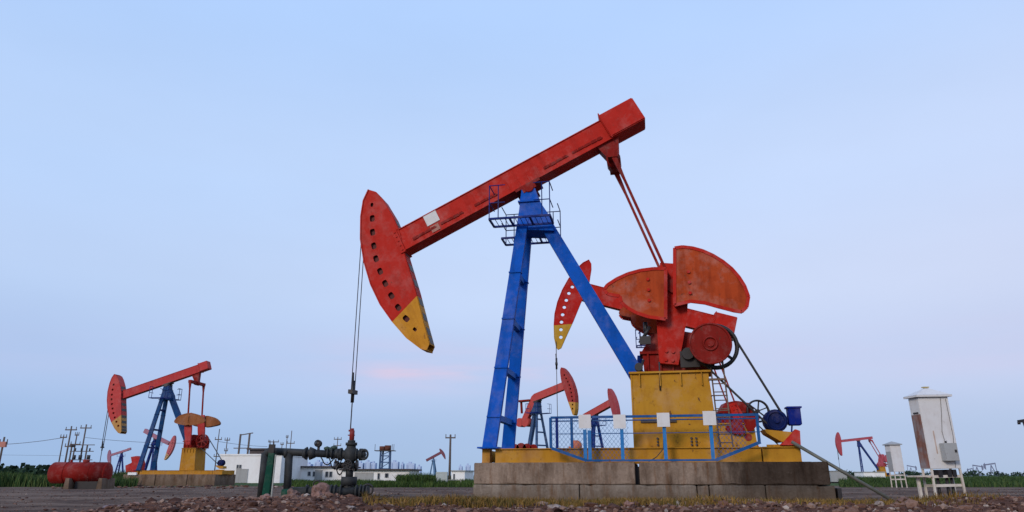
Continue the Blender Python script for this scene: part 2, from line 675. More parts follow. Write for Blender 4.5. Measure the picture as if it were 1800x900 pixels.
bm = Soup()
n = 0
while n < 11000:
    y = random.uniform(7.5, 14.2)
    x = random.uniform(-.78, .78) * y
    b = berm(x, y)
    if b < .02 and random.random() > .10:
        continue
    r = .012 + .034 * random.random() ** 2.2 + (.055 * random.random() if random.random() < .05 else 0)
    rock_into(bm, (x, y, ground_z(x, y) + r * .25), r, 1, random.uniform(.5, .85))
    n += 1
for k in range(4500):      # sparser stones on the track and by the slabs
    y = random.uniform(14, 34)
    x = random.uniform(-.75, .75) * y
    r = random.uniform(.010, .022) + (.03 * random.random() if random.random() < .12 else 0)
    rock_into(bm, (x, y, ground_z(x, y) + r * .2), r, 1, .6)
for k in range(260):      # spill along the foot of the left unit's pad
    y = random.uniform(36, 44)
    x = random.uniform(-.62, -.24) * y
    r = random.uniform(.03, .12)
    rock_into(bm, (x, y, ground_z(x, y) + r * .2), r, 1, .6)
ro = bm.build('rubble', ROCK)
tag(ro, 'loose reddish brown rubble and gravel heaped across the foreground', 'rubble', kind='stuff')


def stone_mat(name, c):
    s = NT(name)
    v = s.coord()
    f = s.noise(v, 7, 6, .7)
    f2 = s.noise(v, 30, 4, .7)
    cc = s.mix(s.ramp(f, [(.3, 0.0), (.7, 1.0)]), tuple(x * .5 for x in c), c)
    cc = s.mix(s.ramp(f2, [(.3, .6), (.6, 0.0)]), cc, (.4, .34, .32), 'MULTIPLY')
    return s.finish(cc, .9, f, .7, .04, spec=.2)


SB = stone_mat('brown_stone', (.27, .16, .125))
SPK = stone_mat('pinkish_stone', (.36, .21, .17))
SPA = stone_mat('pale_stone', (.42, .34, .30))
SL = stone_mat('lilac_slab', (.30, .24, .27))


def boulder(px, py, D, r, mat, label, flat=.6):
    p = at(px, py, D)
    bm = Soup()
    rock_into(bm, (0, 0, 0), r, 3, flat)
    o = bm.build('stone', mat)
    o.location = (p.x, p.y, ground_z(p.x, p.y) + r * .18)
    tag(o, label, 'stone', 'larger stones on the rubble heap')


boulder(205, 888, 11.2, .20, SL, 'flat lilac grey slab of rock at the left end of the rubble heap', .22)
boulder(235, 884, 11.6, .13, SPK, 'rounded pinkish stone just right of the flat lilac slab')
boulder(562, 872, 11.9, .17, SPK, 'big pinkish boulder on the heap crest, left of the wellhead foot', .7)
boulder(512, 876, 11.9, .14, SB, 'brown boulder on the heap crest below the horizontal pipe', .65)
boulder(466, 886, 11.2, .11, SPK, 'pinkish stone on the heap below the leftmost pipe leg')
boulder(616, 892, 10.6, .055, SPA, 'small pale stone on the heap below the wellhead')
boulder(972, 886, 11.3, .085, SPA, 'pale whitish stone below the left half of the concrete plinth')
boulder(1106, 886, 11.4, .095, SPK, 'dusty pink stone below the middle of the concrete plinth')
boulder(1546, 884, 11.3, .07, SPA, 'pale stone on dark soil near the foot of the leaning pole')
boulder(1638, 893, 10.9, .075, SPA, 'pale stone in front of the big white cabinet')
boulder(1588, 874, 12.4, .15, SB, 'dark brown clod where the leaning pole meets the ground', .6)

# ------------------------------------------------------------------ vegetation


def blades_mat(name, c0, c1, c2, seed=0):
    s = NT(name)
    gi = s.n('ShaderNodeNewGeometry')
    v = s.coord()
    big = s.noise(v, .35, 4, .6)
    r = s.ramp(gi.outputs['Random Per Island'], [(0.0, c0), (.55, c1), (1.0, c2)])
    cc = s.mix(s.ramp(big, [(.35, .75), (.65, 0.0)]), r, (.45, .5, .5), 'MULTIPLY')
    s.b.inputs['Subsurface Weight'].default_value = 0
    return s.finish(cc, .8, spec=.15)


def blades(name, label, cat, mat, n, place, hmin, hmax, wid, lean=.5):
    bm = Soup()
    for i in range(n):
        x, y, z, hs = place()
        h = random.uniform(hmin, hmax) * hs
        a = random.uniform(0, 2 * pi)
        l = random.uniform(0, lean) * h
        wd = wid * random.uniform(.6, 1.4)
        b = random.uniform(0, pi)
        dx, dy = cos(b) * wd / 2, sin(b) * wd / 2
        lx, ly = cos(a) * l, sin(a) * l
        k = len(bm.v)
        bm.v += [(x - dx, y - dy, z - .02), (x + dx, y + dy, z - .02), (x + dx * .8 + lx * .35, y + dy * .8 + ly * .35, z + h * .6),
                 (x - dx * .8 + lx * .35, y - dy * .8 + ly * .35, z + h * .6), (x + lx, y + ly, z + h)]
        bm.f += [(k, k + 1, k + 2, k + 3), (k + 3, k + 2, k + 4)]
    o = bm.build(name, mat)
    return tag(o, label, cat, kind='stuff')


DRY = blades_mat('dry_grass', (.085, .08, .02), (.24, .125, .03), (.33, .20, .06))
GRN = blades_mat('green_grass', (.025, .055, .012), (.055, .10, .02), (.10, .14, .035))
DGRN = blades_mat('reed_green', (.022, .052, .016), (.05, .095, .024), (.10, .13, .04))


def p_dry():
    while True:
        y = 11.4 + 7.2 * random.random()
        x = random.uniform(-.20, .66) * y
        if y > 18.45 - .19 * x * .97 - .25 and x > -1.8 and x < 9.5:
            continue
        dens = .5 + .9 * noise.noise(Vector((x * .55, y * .8, 2)))
        if random.random() < dens:
            return x, y, ground_z(x, y), .6 + .5 * dens


blades('dry_grass', 'short yellow and green grass along the foot of the concrete plinth', 'grass', DRY, 24000, p_dry, .05, .17, .014, 1.1)


def band_place(x0, x1, y0, y1, nf=.15, thr=.0, taper=True):
    def f():
        while True:
            y = random.uniform(y0, y1)
            t = random.random()
            x = (x0 + (x1 - x0) * t) * y / ((y0 + y1) / 2)
            d = .75 + .9 * noise.noise(Vector((x * nf, y * nf, 4)))
            if d > thr:
                return x, y, ground_z(x, y), max(.35, d)
    return f


def pxx(px, D):
    return at(px, 840, D).x


blades('reed_bed', 'dark green reeds and weeds behind the red tank on the left', 'reeds', DGRN, 45000,
       band_place(pxx(-130, 56), pxx(236, 56), 41, 72, .12), .35, .95, .055, .7)
blades('field_grass', 'low green field behind the white cabinets on the right', 'grass', DGRN, 45000,
       band_place(pxx(1470, 70), pxx(1990, 70), 39, 100, .08), .15, .56, .05, .9)
blades('weeds', 'green weeds in front of the low white buildings', 'grass', GRN, 24000,
       band_place(pxx(505, 50), pxx(850, 50), 39, 62, .16, .45), .10, .36, .04, .8)
blades('tall_weeds', 'taller bright green weeds between the long building and the small hut', 'weeds', GRN, 13000,
       band_place(pxx(702, 50), pxx(785, 50), 41, 58, .3, .4), .30, .74, .045, .7)


def bush_row(name, label, x0, x1, y, n, h):
    """a row of far bushes/trees merged by distance"""
    bm = bmesh.new()
    for i in range(n):
        cx = random.uniform(x0, x1)
        hh = h * random.uniform(.5, 1.1)
        cy = y + random.uniform(-6, 6)
        for k in range(90):
            a, b = random.uniform(0, 2 * pi), random.random()
            rr = hh * .9 * sqrt(random.random())
            px_, py_, pz_ = cx + rr * cos(a) * 1.3, cy + rr * sin(a), hh * (.15 + .85 * b) * (1 - .35 * (rr / hh))
            q = hh * random.uniform(.10, .2)
            d1 = Vector((random.uniform(-1, 1), random.uniform(-1, 1), random.uniform(-1, 1))).normalized() * q
            d2 = d1.orthogonal().normalized() * q
            c = Vector((px_, py_, pz_))
            bm.faces.new([bm.verts.new(c + d1), bm.verts.new(c + d2), bm.verts.new(c - d1), bm.verts.new(c - d2)])
    me = bpy.data.meshes.new(name)
    bm.to_mesh(me)
    bm.free()
    me.materials.append(blades_mat(name + '_leaf', (.012, .028, .016), (.022, .045, .022), (.04, .07, .035)))
    o = bpy.data.objects.new(name, me)
    COL.objects.link(o)
    tag(o, label, 'bushes', kind='stuff')


bush_row('far_bushes', 'dark line of far bushes beyond the reeds at the left edge', -105, -62, 105, 34, 2.3)
bush_row('horizon_trees', 'low dark treeline along the horizon at the right', 130, 330, 300, 60, 2.6)

# ------------------------------------------------------------------ pump jack parts (local: u = x, depth = y, z up)
A0 = atan2(11.4 - 7.93, 2.96 + 4.09)          # beam slope of the big unit
PIV = (0.0, 9.12)
HEADF = [(-5.27, 9.47), (-5.42, 9.1), (-5.47, 8.56), (-5.43, 7.79), (-5.26, 7.02), (-4.99, 6.27), (-4.64, 5.62), (-4.22, 5.07), (-3.74, 4.55), (-3.28, 4.21), (-3.10, 4.17)]
HEADB = [(-3.03, 4.34), (-3.22, 4.94), (-3.54, 6.02), (-3.92, 7.13), (-4.12, 7.89), (-4.4, 8.49), (-4.78, 9.1), (-5.03, 9.38)]
tob = lambda p: rot2((p[0] - PIV[0], p[1] - PIV[1]), -A0)
HF, HB = [tob(p) for p in HEADF], [tob(p) for p in HEADB]
SLOTS = [tob(p) for p in [(-5.12, 8.93), (-5.08, 8.46), (-5.04, 7.99), (-4.97, 7.53), (-4.87, 7.10), (-4.71, 6.68), (-4.52, 6.28), (-4.30, 5.88), (-4.06, 5.50), (-3.79, 5.14), (-3.50, 4.80)]]
YA, YB = tob((-4.22, 5.07)), tob((-3.56, 5.75))
_ty = (YB[1] - YA[1], -(YB[0] - YA[0]))        # normal of the paint line, towards the tip
if _ty[0] * (HF[-1][0] - YA[0]) + _ty[1] * (HF[-1][1] - YA[1]) < 0:
    _ty = (-_ty[0], -_ty[1])
TIP = (_ty[0], _ty[1], _ty[0] * YA[0] + _ty[1] * YA[1])


def head_mat(key, red, yel, haze=0.0):
    return paint('head_paint_' + key, red, .5, .32, .25, 1.0, haze, (*TIP, yel))


def slot_poly(c, w_, h_, ang):
    pts = []
    for i in range(12):
        t = 2 * pi * i / 12
        q = rot2((w_ * (abs(cos(t)) ** .6) * (1 if cos(t) > 0 else -1), h_ * (abs(sin(t)) ** .6) * (1 if sin(t) > 0 else -1)), ang)
        pts.append((c[0] + q[0], c[1] + q[1]))
    return pts


def horse_head(root, ang, mat, inner, W=.56, style='slots', web=True, piv=PIV):
    ro = (0, -ang, 0)
    lo = (piv[0], 0, piv[1])
    mb = MB()
    holes = []
    for i, c in enumerate(SLOTS):
        if style == 'slots':
            k = 1 if i not in (0, 10) else .6
            a = atan2(c[1], c[0]) + pi
            holes.append(slot_poly(c, .085 * k, .115 * k, a))
        elif style == 'round' and i > 0:
            holes.append([(c[0] + .04 + .105 * cos(2 * pi * j / 14), c[1] + .105 * sin(2 * pi * j / 14)) for j in range(14)])
    poly = HF + HB
    for y0, y1 in ((-W / 2, -W / 2 + .03), (W / 2 - .03, W / 2)):
        mb.prism(poly, y0, y1, holes)
    # wrap-round arc plate and back edge plate
    for a, b in zip(HF[:-1], HF[1:]):
        mb.bar((a[0], 0, a[1]), (b[0], 0, b[1]), W + .05, .035)
    for a, b in zip(HB[:-1], HB[1:]):
        mb.bar((a[0], 0, a[1]), (b[0], 0, b[1]), W - .07, .025)
    h = mb.build('horse_head', mat, root, lo, ro)
    if web:
        mb = MB()
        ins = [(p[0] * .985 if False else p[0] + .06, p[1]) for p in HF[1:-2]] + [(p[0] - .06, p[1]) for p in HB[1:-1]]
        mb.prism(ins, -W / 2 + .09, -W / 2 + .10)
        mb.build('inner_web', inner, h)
        # black bars put in for the shade of slots down the back edge
        for a, b in zip(HB[:5], HB[1:6]):
            for k in (0.25, .7):
                c = (a[0] + (b[0] - a[0]) * k, a[1] + (b[1] - a[1]) * k)
                d = Vector((b[0] - a[0], 0, b[1] - a[1])).normalized()
                p = Vector((c[0], 0, c[1]))
                MB().bar(p - d * .12, p + d * .12, W - .2, .04).build('back_slot_shade', BLACK, h)
    return h


def smooth_loop(p, n=4):
    out, m = [], len(p)
    for i in range(m):
        a, b, c, d = p[i - 1], p[i], p[(i + 1) % m], p[(i + 2) % m]
        for j in range(n):
            t = j / n
            out.append(tuple(.5 * (2 * b[q] + (c[q] - a[q]) * t + (2 * a[q] - 5 * b[q] + 4 * c[q] - d[q]) * t * t + (3 * b[q] - a[q] - 3 * c[q] + d[q]) * t ** 3) for q in (0, 1)))
    return out


def jack(root, P):
    """a beam pumping unit; P: ang, piv, and colours"""
    ang = P['ang']
    px_, pz_ = P.get('piv', PIV)
    red, yel, blue = P['red'], P['yel'], P['blue']
    lo, ro = (px_, 0, pz_), (0, -ang, 0)
    s0, s1, hh, W = P.get('beam', (-4.35, 3.6, .76, .50))
    fine = P.get('fine', False)
    # --- beam
    mb = MB()
    z0 = .12
    if P.get('bent'):
        mb.prism([(s0, z0), (s0, z0 + hh), (.1, z0 + hh), (.55, z0 + hh * .8), (s1, -1.35), (s1 - .45, -1.9), (-.1, z0)], -W / 2, W / 2)
    else:
        mb.box(s0, s1, -W / 2, W / 2, z0 + .03, z0 + hh - .03)
        mb.box(s0, s1, -W / 2 - .05, W / 2 + .05, z0, z0 + .028)
        mb.box(s0, s1, -W / 2 - .03, W / 2 + .03, z0 + hh - .028, z0 + hh)
    if fine:
        for x in (-.55, -.2, .15, .5):
            mb.box(x - .015, x + .015, -W / 2 - .045, -W / 2, z0 + .03, z0 + .42)
        for x in (-3.3, -1.9, -.4, .9, 2.1, 2.45):
            mb.box(x, x + .06, -.05, .05, z0 + hh, z0 + hh + .09)
        mb.tube((-3.3, 0, z0 + hh + .08), (2.45, 0, z0 + hh + .08), .012, 5)
        # stub to the head, bolted joint
        mb.box(s0 - .12, s0 + .05, -W / 2 - .07, W / 2 + .07, z0 - .05, z0 + hh + .05)
        for k in range(5):
            for sy in (-1,):
                mb.tube((s0 - .03, sy * (W / 2 + .07), z0 + .05 + k * .16), (s0 - .03, sy * (W / 2 + .10), z0 + .05 + k * .16), .03, 6)
    bo = mb.build('walking_beam', red, root, lo, ro)
    if fine:
        for a, b in ((-3.95, -3.1), (-2.95, -2.15), (-1.75, -.95), (.70, 1.55), (1.7, 2.75)):
            mb = MB()
            k = a
            while k < b:
                q = min(b, k + .22)
                mb.box(k, q - .03, -W / 2 - .03, -W / 2 - .001, z0 + .16 + .02 * ((k * 7) % 2), z0 + .26)
                k += .22
            mb.box(a, b, -W / 2 - .022, -W / 2 - .001, z0 + .18, z0 + .215)
            mb.build('guide_strip', REDD, bo)
        mb = MB().box(-3.36, -2.92, -W / 2 - .02, -W / 2 - .002, z0 + .36, z0 + .73)
        mb.build('blank_plate', WHITEP, bo)
        mb = MB().box(-3.30, -3.02, -W / 2 - .022, -W / 2 - .002, z0 + .08, z0 + .30)
        mb.build('blank_plate', paint('faded_plate', (.42, .2, .16), .6, .3, .3), bo)
    # --- saddle bearing
    mb = MB()
    mb.box(-.42, .42, -.36, .36, .02, .12)
    mb.tube((0, -.45, -.06), (0, .45, -.06), .15, 14)
    mb.box(-.22, .22, -.42, -.2, -.15, .05).box(-.22, .22, .2, .42, -.15, .05)
    mb.build('saddle_bearing', P.get('dark', STEEL), root, lo, ro)
    # --- tail weight
    if P.get('tail', True) and not P.get('bent'):
        t0, t1, th = P.get('tailbox', (2.96, 4.16, .80))
        mb = MB()
        mb.box(t0, t1, -W / 2 - .14, W / 2 + .14, z0 + .02, z0 + .02 + th + .06, .03)
        mb.box(t0 + .02, t0 + .05, -W / 2 - .17, W / 2 + .17, z0 - .02, z0 + th + .12)
        mb.build('tail_weight', red, root, lo, ro)
    # --- head
    horse_head(root, ang, P['head'], P.get('inner', REDD), P.get('headW', .56), P.get('style', 'slots'), P.get('web', True), (px_, pz_))
    # --- bridle, carrier bar and polished rod
    if P.get('rod', True):
        R = P.get('R', 5.45)
        cx = px_ - R - .02
        rt, rb = P.get('rodz', (7.7, 3.05))
        for sy in (-.13, .13):
            MB().tube((cx, sy, rt), (cx, sy, rb), P.get('cr', .014), 6).build('bridle_cable', CABLE, root)
        MB().box(cx - .07, cx + .07, -.2, .2, rb - .10, rb + .02).tube((cx, 0, rb + .3), (cx, 0, rb - .35), .055, 8).tube((cx - .03, 0, rb + .55), (cx, 0, rb), .03, 6).build('carrier_bar', BLACK, root)
        MB().tube((cx, 0, rb - .3), (cx, 0, 1.85), max(.019, P.get('cr', .014)), 6).build('polished_rod', CABLE, root)
    # --- samson post
    ft = P.get('foot', (-.95, 1.25, 1.29))
    apex = (px_ + .02, pz_ - .55)
    lw = P.get('legw', .40)
    for sy in (-1, 1):
        mb = MB()
        mb.bar((ft[0], sy * ft[1], ft[2]), (apex[0] - .12, sy * .26, apex[1]), lw * .42, lw * .92, lw * .42, lw * .80)
        d_ = Vector((apex[0] - .12 - ft[0], sy * (.26 - ft[1]), apex[1] - ft[2]))
        for q in (.115, .30, .495, .69):
            c_ = Vector((ft[0], sy * ft[1], ft[2])) + d_ * q
            mb.box(c_.x - lw * .46, c_.x + lw * .46, c_.y - lw * .3, c_.y + lw * .3, c_.z - .02, c_.z + .02)
        mb.box(ft[0] - .28, ft[0] + .28, sy * ft[1] - .25, sy * ft[1] + .25, ft[2], ft[2] + .04)
        mb.build('leg', blue, root)
    for k in P.get('rungs', (.115, .30, .495, .69)):
        a = Vector((ft[0], -ft[1], ft[2])).lerp(Vector((apex[0] - .12, -.26, apex[1])), k)
        MB().bar(a, (a.x, -a.y, a.z), .16, .16, side=(0, 0, 1)).build('cross_bar', P.get('rungm', blue), root)
    rf = P.get('rear', (3.02, 3.24))
    mb = MB()
    mb.bar((rf[0], 0, rf[1]), (apex[0] + .22, 0, apex[1] - .15), P.get('rearw', .62), .42, .5, .38)
    mb.build('rear_leg', blue, root)
    mb = MB()
    mb.prism([(apex[0] - .36, apex[1] - .85), (apex[0] + .75, apex[1] - .95), (apex[0] + .62, apex[1] - .45), (apex[0] + .28, apex[1] + .12), (apex[0] + .2, apex[1] + .46), (apex[0] - .22, apex[1] + .46), (apex[0] - .27, apex[1] + .1)], -.40, .40)
    mb.box(apex[0] - .33, apex[0] + .34, -.46, .46, apex[1] + .02, apex[1] + .07)
    mb.build('post_head', blue, root)
    # --- service platform round the head of the post
    if P.get('platform', True):
        zp = pz_ - 1.32
        for y0, y1 in ((-1.25, -.55), (.55, 1.25)):
            mb = MB()
            x0, x1 = px_ - 1.02, px_ + .78
            for a, b in (((x0, y0), (x1, y0)), ((x0, y1), (x1, y1)), ((x0, y0), (x0, y1)), ((x1, y0), (x1, y1)), ((x0 + .6, y0), (x0 + .6, y1)), ((x1 - .6, y0), (x1 - .6, y1))):
                mb.bar((a[0], a[1], zp), (b[0], b[1], zp), .05, .06)
            nb = 12
            for i in range(1, nb):
                xx = x0 + (x1 - x0) * i / nb
                mb.bar((xx, y0, zp + .02), (xx, y1, zp + .02), .012, .02)
            mb.build('work_platform', P.get('plat', BLUED), root)
        rr = .016 if fine else .025
        for y in (-1.25, 1.25):
            mb, m2 = MB(), MB()
            for x in (px_ - 1.02, px_ - .75, px_ + .55, px_ + .78):
                (mb if x < px_ else m2).tube((x, y, zp), (x, y, zp + 1.05), rr, 5)
            for q in (.5, 1.05):
                if not (y < 0 and not fine):
                    mb.tube((px_ - 1.02, y, zp + q), (px_ - .55, y, zp + q), rr, 5)
                    m2.tube((px_ + .3, y, zp + q), (px_ + .78, y, zp + q), rr, 5)
            for x, m_ in ((px_ - 1.02, mb), (px_ + .78, m2)):
                for q in (.5, 1.05):
                    m_.tube((x, y, zp + q), (x, y * .44, zp + q), rr, 5)
            mb.build('platform_railing', P.get('plat', BLUED), root)
            m2.build('platform_railing', P.get('plat', BLUED), root)
    if P.get('bent'):
        # rotating weights slung from the bent tail
        c = rot2((2.55, -1.75), ang)
        mb = MB()
        for dx in (-.45, .45):
            mb.tube((px_ + c[0] + dx, -.45, pz_ + c[1]), (px_ + c[0] + dx, .45, pz_ + c[1]), .52, 18)
        mb.build('counterweight', P['weight'], root)
        a = rot2((2.4, .55), ang)
        MB().box(px_ + .9, px_ + 3.1, -.5, .5, pz_ + .15, pz_ + .32).bar((px_ + 2.6, 0, pz_ + .2), (px_ + 2.5, 0, pz_ - 1.2), .2, .2).build('tail_arm', REDD, root)
    # --- hanger, equalizer, pitmans
    tb = rot2((P.get('tb', 2.9), z0), ang)
    tb = (px_ + tb[0], pz_ + tb[1])
    sp = P.get('pitsep', 1.0)
    cr = P['crank']                      # centre, crank angle, pin radius
    cx, cz, ca, pr = cr
    pin = (cx + pr * cos(ca), cz + pr * sin(ca))
    if P.get('drive', True):
        eq = (tb[0] + .12, tb[1] - P.get('drop', .62))
        mb = MB()
        mb.prism([(tb[0] - .5, tb[1] + .02), (tb[0] + .3, tb[1] + .22), (eq[0] + .17, eq[1]), (eq[0] - .13, eq[1])], -.2, .2)
        mb.build('equalizer_hanger', P.get('redd', REDD), root)
        mb = MB()
        mb.bar((eq[0], -sp - .08, eq[1]), (eq[0], sp + .08, eq[1]), .3, .26)
        mb.tube((eq[0], -.3, eq[1]), (eq[0], .3, eq[1]), .22, 14)
        mb.build('equalizer', P.get('redd', REDD), root)
        for sy in (-1, 1):
            q = P.get('pw', .13)
            mb = MB()
            d = Vector((pin[0] - eq[0], 0, pin[1] - eq[1]))
            e0, e1 = Vector((eq[0], sy * sp, eq[1])), Vector((pin[0], sy * sp, pin[1]))
            mb.bar(e0, e0.lerp(e1, .2), q * 1.5, q * 2.3, q, q * 1.1)
            mb.bar(e0.lerp(e1, .2), e1, q, q * 1.05)
            mb.tube((pin[0], sy * (sp - .12), pin[1]), (pin[0], sy * (sp + .12), pin[1]), .2, 14)
            mb.build('pitman', P.get('redd', red), root)
    # --- gearbox
        gt = .26 if fine else 0.0
        gx0, gx1, gz0, gz1 = cx - .72, cx + 1.1, P.get('pedtop', 3.2), cz + .55
        mb = MB()
        mb.prism([(gx0, gz0 + .05), (gx1, gz0 + .05), (gx1 + .02, cz - .1), (gx1 - .25, cz + .42), (gx1 - .8, gz1 - .02), (cx + .1, gz1), (cx - .45, cz + .45), (gx0 - .03, cz)], -.62 + gt, .62 - gt)
        mb.box(gx0 - .1, gx1 + .1, -.70 + gt, .70 - gt, cz - .10, cz - .02)
        for i in range(6):
            mb.box(gx0 + .1 + i * .33, gx0 + .14 + i * .33, -.69 + gt, .69 - gt, gz0 + .06, cz - .1)
        mb.tube((cx, -sp, cz), (cx, sp, cz), .17, 18)
        mb.tube((cx, -.72 + gt, cz), (cx, .72 - gt, cz), .34, 20)
        mb.tube((gx1 - .3, -.72, cz + .02), (gx1 - .3, .72, cz + .02), .22, 16)
        mb.build('gearbox', P.get('redd', REDD), root)
        if fine:
            mb = MB()
            mb.tube((cx - .62, -.5, cz + .42), (cx - .62, -.5, cz + .78), .06, 8)
            mb.tube((cx - .7, -.66, cz + .3), (cx - .5, -.66, cz + .62), .05, 8)
            mb.box(cx - .8, cx - .5, -.76, -.64, cz + .12, cz + .34)
            mb.build('breather', BLACK, root)
            mb = MB()
            mb.tube((cx - .86, -.8, cz - .5), (cx - .86, -.5, cz - .5), .11, 10)
            mb.tube((cx - .92, -.7, cz - .82), (cx - .72, -.7, cz - .3), .035, 8)
            mb.build('brake_lever', BLACK, root)
            mb = MB()
            mb.box(cx + .25, cx + .75, -.82, -.70, cz - .55, cz - .12)
            mb.tube((cx + .45, -.95, cz - .2), (cx + .45, -.7, cz - .2), .16, 12)
            mb.build('brake_drum', BLACK, root)
        # --- cranks with counterweights
        for side in (-1, 1):
            mb = MB()
            y0, y1 = side * (sp - .16), side * (sp + .02)
            pr_ = [(-.20, -.42), (.20, -.42), (.27, .2), (.33, .9), (.33, P.get('crl', 2.45)), (-.33, P.get('crl', 2.45)), (-.33, .9), (-.27, .2)]
            c_ = ca - pi / 2
            pr_ = [(a_ * P.get('crankw', 1), b_) for a_, b_ in pr_]
            poly = [(cx + rot2(p, c_)[0], cz + rot2(p, c_)[1]) for p in pr_]
            mb.prism(poly, min(y0, y1), max(y0, y1))
            for q in (-.32, -.08):
                for dx in (-.09, .09):
                    c0 = rot2((dx, q), c_)
                    mb.tube((cx + c0[0], y1 + side * .0, cz + c0[1]), (cx + c0[0], y1 + side * .05, cz + c0[1]), .05, 6)
            cko = mb.build('crank', P.get('crankm', red), root)
            for wi, wp in enumerate(P['wts']):
                k = 1.0 if side < 0 else P.get('farw', 1.0)
                if side > 0 and wi in P.get('skipfar', ()):
                    continue
                a = [(p[0] * k, p[1] * k) for p in wp] if fine else smooth_loop([(p[0] * k, p[1] * k) for p in wp])
                mb = MB()
                yy0, yy1 = side * (sp + .03), side * (sp + .33)
                mb.prism([(cx + p[0], cz + p[1]) for p in a], min(yy0, yy1), max(yy0, yy1))
                nf = len(mb.bm.faces)
                # raised rim and ribs on the casting
                for i in range(len(a)):
                    p, q = a[i], a[(i + 1) % len(a)]
                    mb.bar((cx + p[0] * .985, yy1, cz + p[1] * .985), (cx + q[0] * .985, yy1, cz + q[1] * .985), .04, .09 if fine else .07)
                if fine:
                    cc_ = (sum(p[0] for p in a) / len(a), sum(p[1] for p in a) / len(a))
                    sgn_ = 1 if cc_[0] > 0 else -1
                    for q in (-.3, .0, .3):
                        bx, bz = cx + cc_[0] * .45 + sgn_ * .05, cz + cc_[1] + q
                        mb.tube((bx, yy1 - side * .02, bz), (bx, yy1 + side * .05, bz), .045, 8)
                if fine:
                    mb.bm.faces.ensure_lookup_table()
                    for q in range(nf, len(mb.bm.faces)):
                        mb.bm.faces[q].material_index = 1
                mb.build('counterweight', [P['weight'], red], cko)
    # --- belt guard, sheave, belts
        sx_, sz_ = cx + 1.02, cz - .02
        if P.get('guard', True):
            mb = MB()
            mb.tube((sx_, -1.02, sz_), (sx_, -1.32, sz_), .50, 36)
            mb.ring((sx_, -1.32, sz_), .52, .03, n=36)
            mb.ring((sx_, -1.335, sz_), .17, .03, n=20)
            mb.tube((sx_, -1.30, sz_), (sx_, -1.36, sz_), .09, 12)
            mb.build('belt_guard', REDG if fine else red, root)
        mb = MB()
        sq = .56
        wx = sx_ + .15
        mb.ring((wx, -.86, sz_ - .02), sq, .05, n=36, m=6)
        mb.ring((wx, -.98, sz_ - .02), sq, .05, n=36, m=6)
        for i in range(6):
            t = 2 * pi * i / 6 + .35
            mb.bar((wx, -.92, sz_ - .02), (wx + sq * cos(t), -.92, sz_ - .02 + sq * sin(t)), .1, .06)
        mb.tube((wx, -1.0, sz_ - .02), (wx, -.6, sz_ - .02), .1, 12)
        mb.build('belt_sheave', BLACK if fine else P.get('sheavem', REDD), root)
        mx, mz = P.get('motor', (6.44, 1.94))
        if P.get('belts', True):
            mb = MB()
            for a in (.62, -2.35):
                p0 = Vector((wx + sq * cos(a), -.92, sz_ + sq * sin(a)))
                p1 = Vector((mx + .22 * cos(a), -.92, mz + .22 * sin(a)))
                mb.bar(p0, p1, .14, .035)
            mb.build('drive_belt', BLACK, root)
    # --- pedestal
        pt, pb = P.get('pedtop', 3.2), ft[2]
        x0, x1 = P.get('pedx', (2.78, 4.80))
        mb = MB()
        xs0, xs1 = [(x0, pt), (x1, pt)], [(x1 + .14, pb), (x0 - .02, pb)]
        mb.prism(xs0 + xs1, -1.0, 1.0)
        mb.box(x0 - .06, x1 + .06, -1.08, 1.08, pt, pt + .05)
        for i in range(4):
            xx = x0 + .22 + i * (x1 - x0 - .4) / 3
            mb.box(xx - .012, xx + .012, -1.07, -1.0, pt - .34, pt - .001)
        mb.box(x0 - .02, x0 + .02, -1.02, -1.0, pb, pt)
        po = mb.build('pedestal', yel, root)
        if fine:
            for xx, ww in ((3.05, .45), (3.62, .34)):
                MB().box(xx, xx + ww, -1.05, -1.003, 1.93, 1.99).build('handle', STEEL, po)
            for xx in (3.45, 4.3, 4.42):
                for zz in (1.36, 1.44, 1.52):
                    MB().tube((xx, -1.06, zz), (xx + .02, -1.0, zz), .028, 6).build('bolt', STEEL, po)
    # --- motor
        mt = MB()
        mt.tube((mx, -.98, mz), (mx, -.45, mz), .27, 24)
        mt.ring((mx, -.98, mz), .22, .035, n=20)
        for i in range(9):
            mt.ring((mx, -.9 + i * .05, mz), .275, .012, n=20, m=4)
        mt.tube((mx, -1.04, mz), (mx, -.4, mz), .07, 10)
        mt.build('motor', paint('motor_navy', (.003, .012, .085), .5, .4, .2), root)
        if fine:
            mb = MB()
            mb.box(mx + .30, mx + .60, -1.02, -.7, mz - .12, mz + .32, .02)
            mb.box(mx + .27, mx + .63, -1.05, -.67, mz + .30, mz + .34)
            mb.tube((mx + .3, -.85, mz), (mx + .1, -.85, mz - .02), .05, 8)
            mb.tube((mx + .38, -.85, mz - .12), (mx + .34, -.85, mz - .36), .02, 6)
            mb.build('terminal_box', paint('terminal_blue', (.003, .016, .20), .5), root)
        mb = MB()
        mb.prism([(mx - .34, mz - .22), (mx + .36, mz - .30), (mx + .40, ft[2] + .16), (mx + .05, ft[2] + .12), (mx - .28, mz - .32)], -1.1, -.35)
        mb.bar((mx - .3, -1.0, ft[2] + .03), (mx + .5, -1.0, ft[2] + .03), .1, .06)
        mb.build('motor_mount', yel, root)
        if fine:
            mb = MB()
            mb.prism([(mx + .0, ft[2] + .04), (mx + .48, ft[2] + .04), (mx + .50, ft[2] + .38), (mx + .40, ft[2] + .42)], -1.16, -.98)
            mb.build('motor_bracket', red, root)
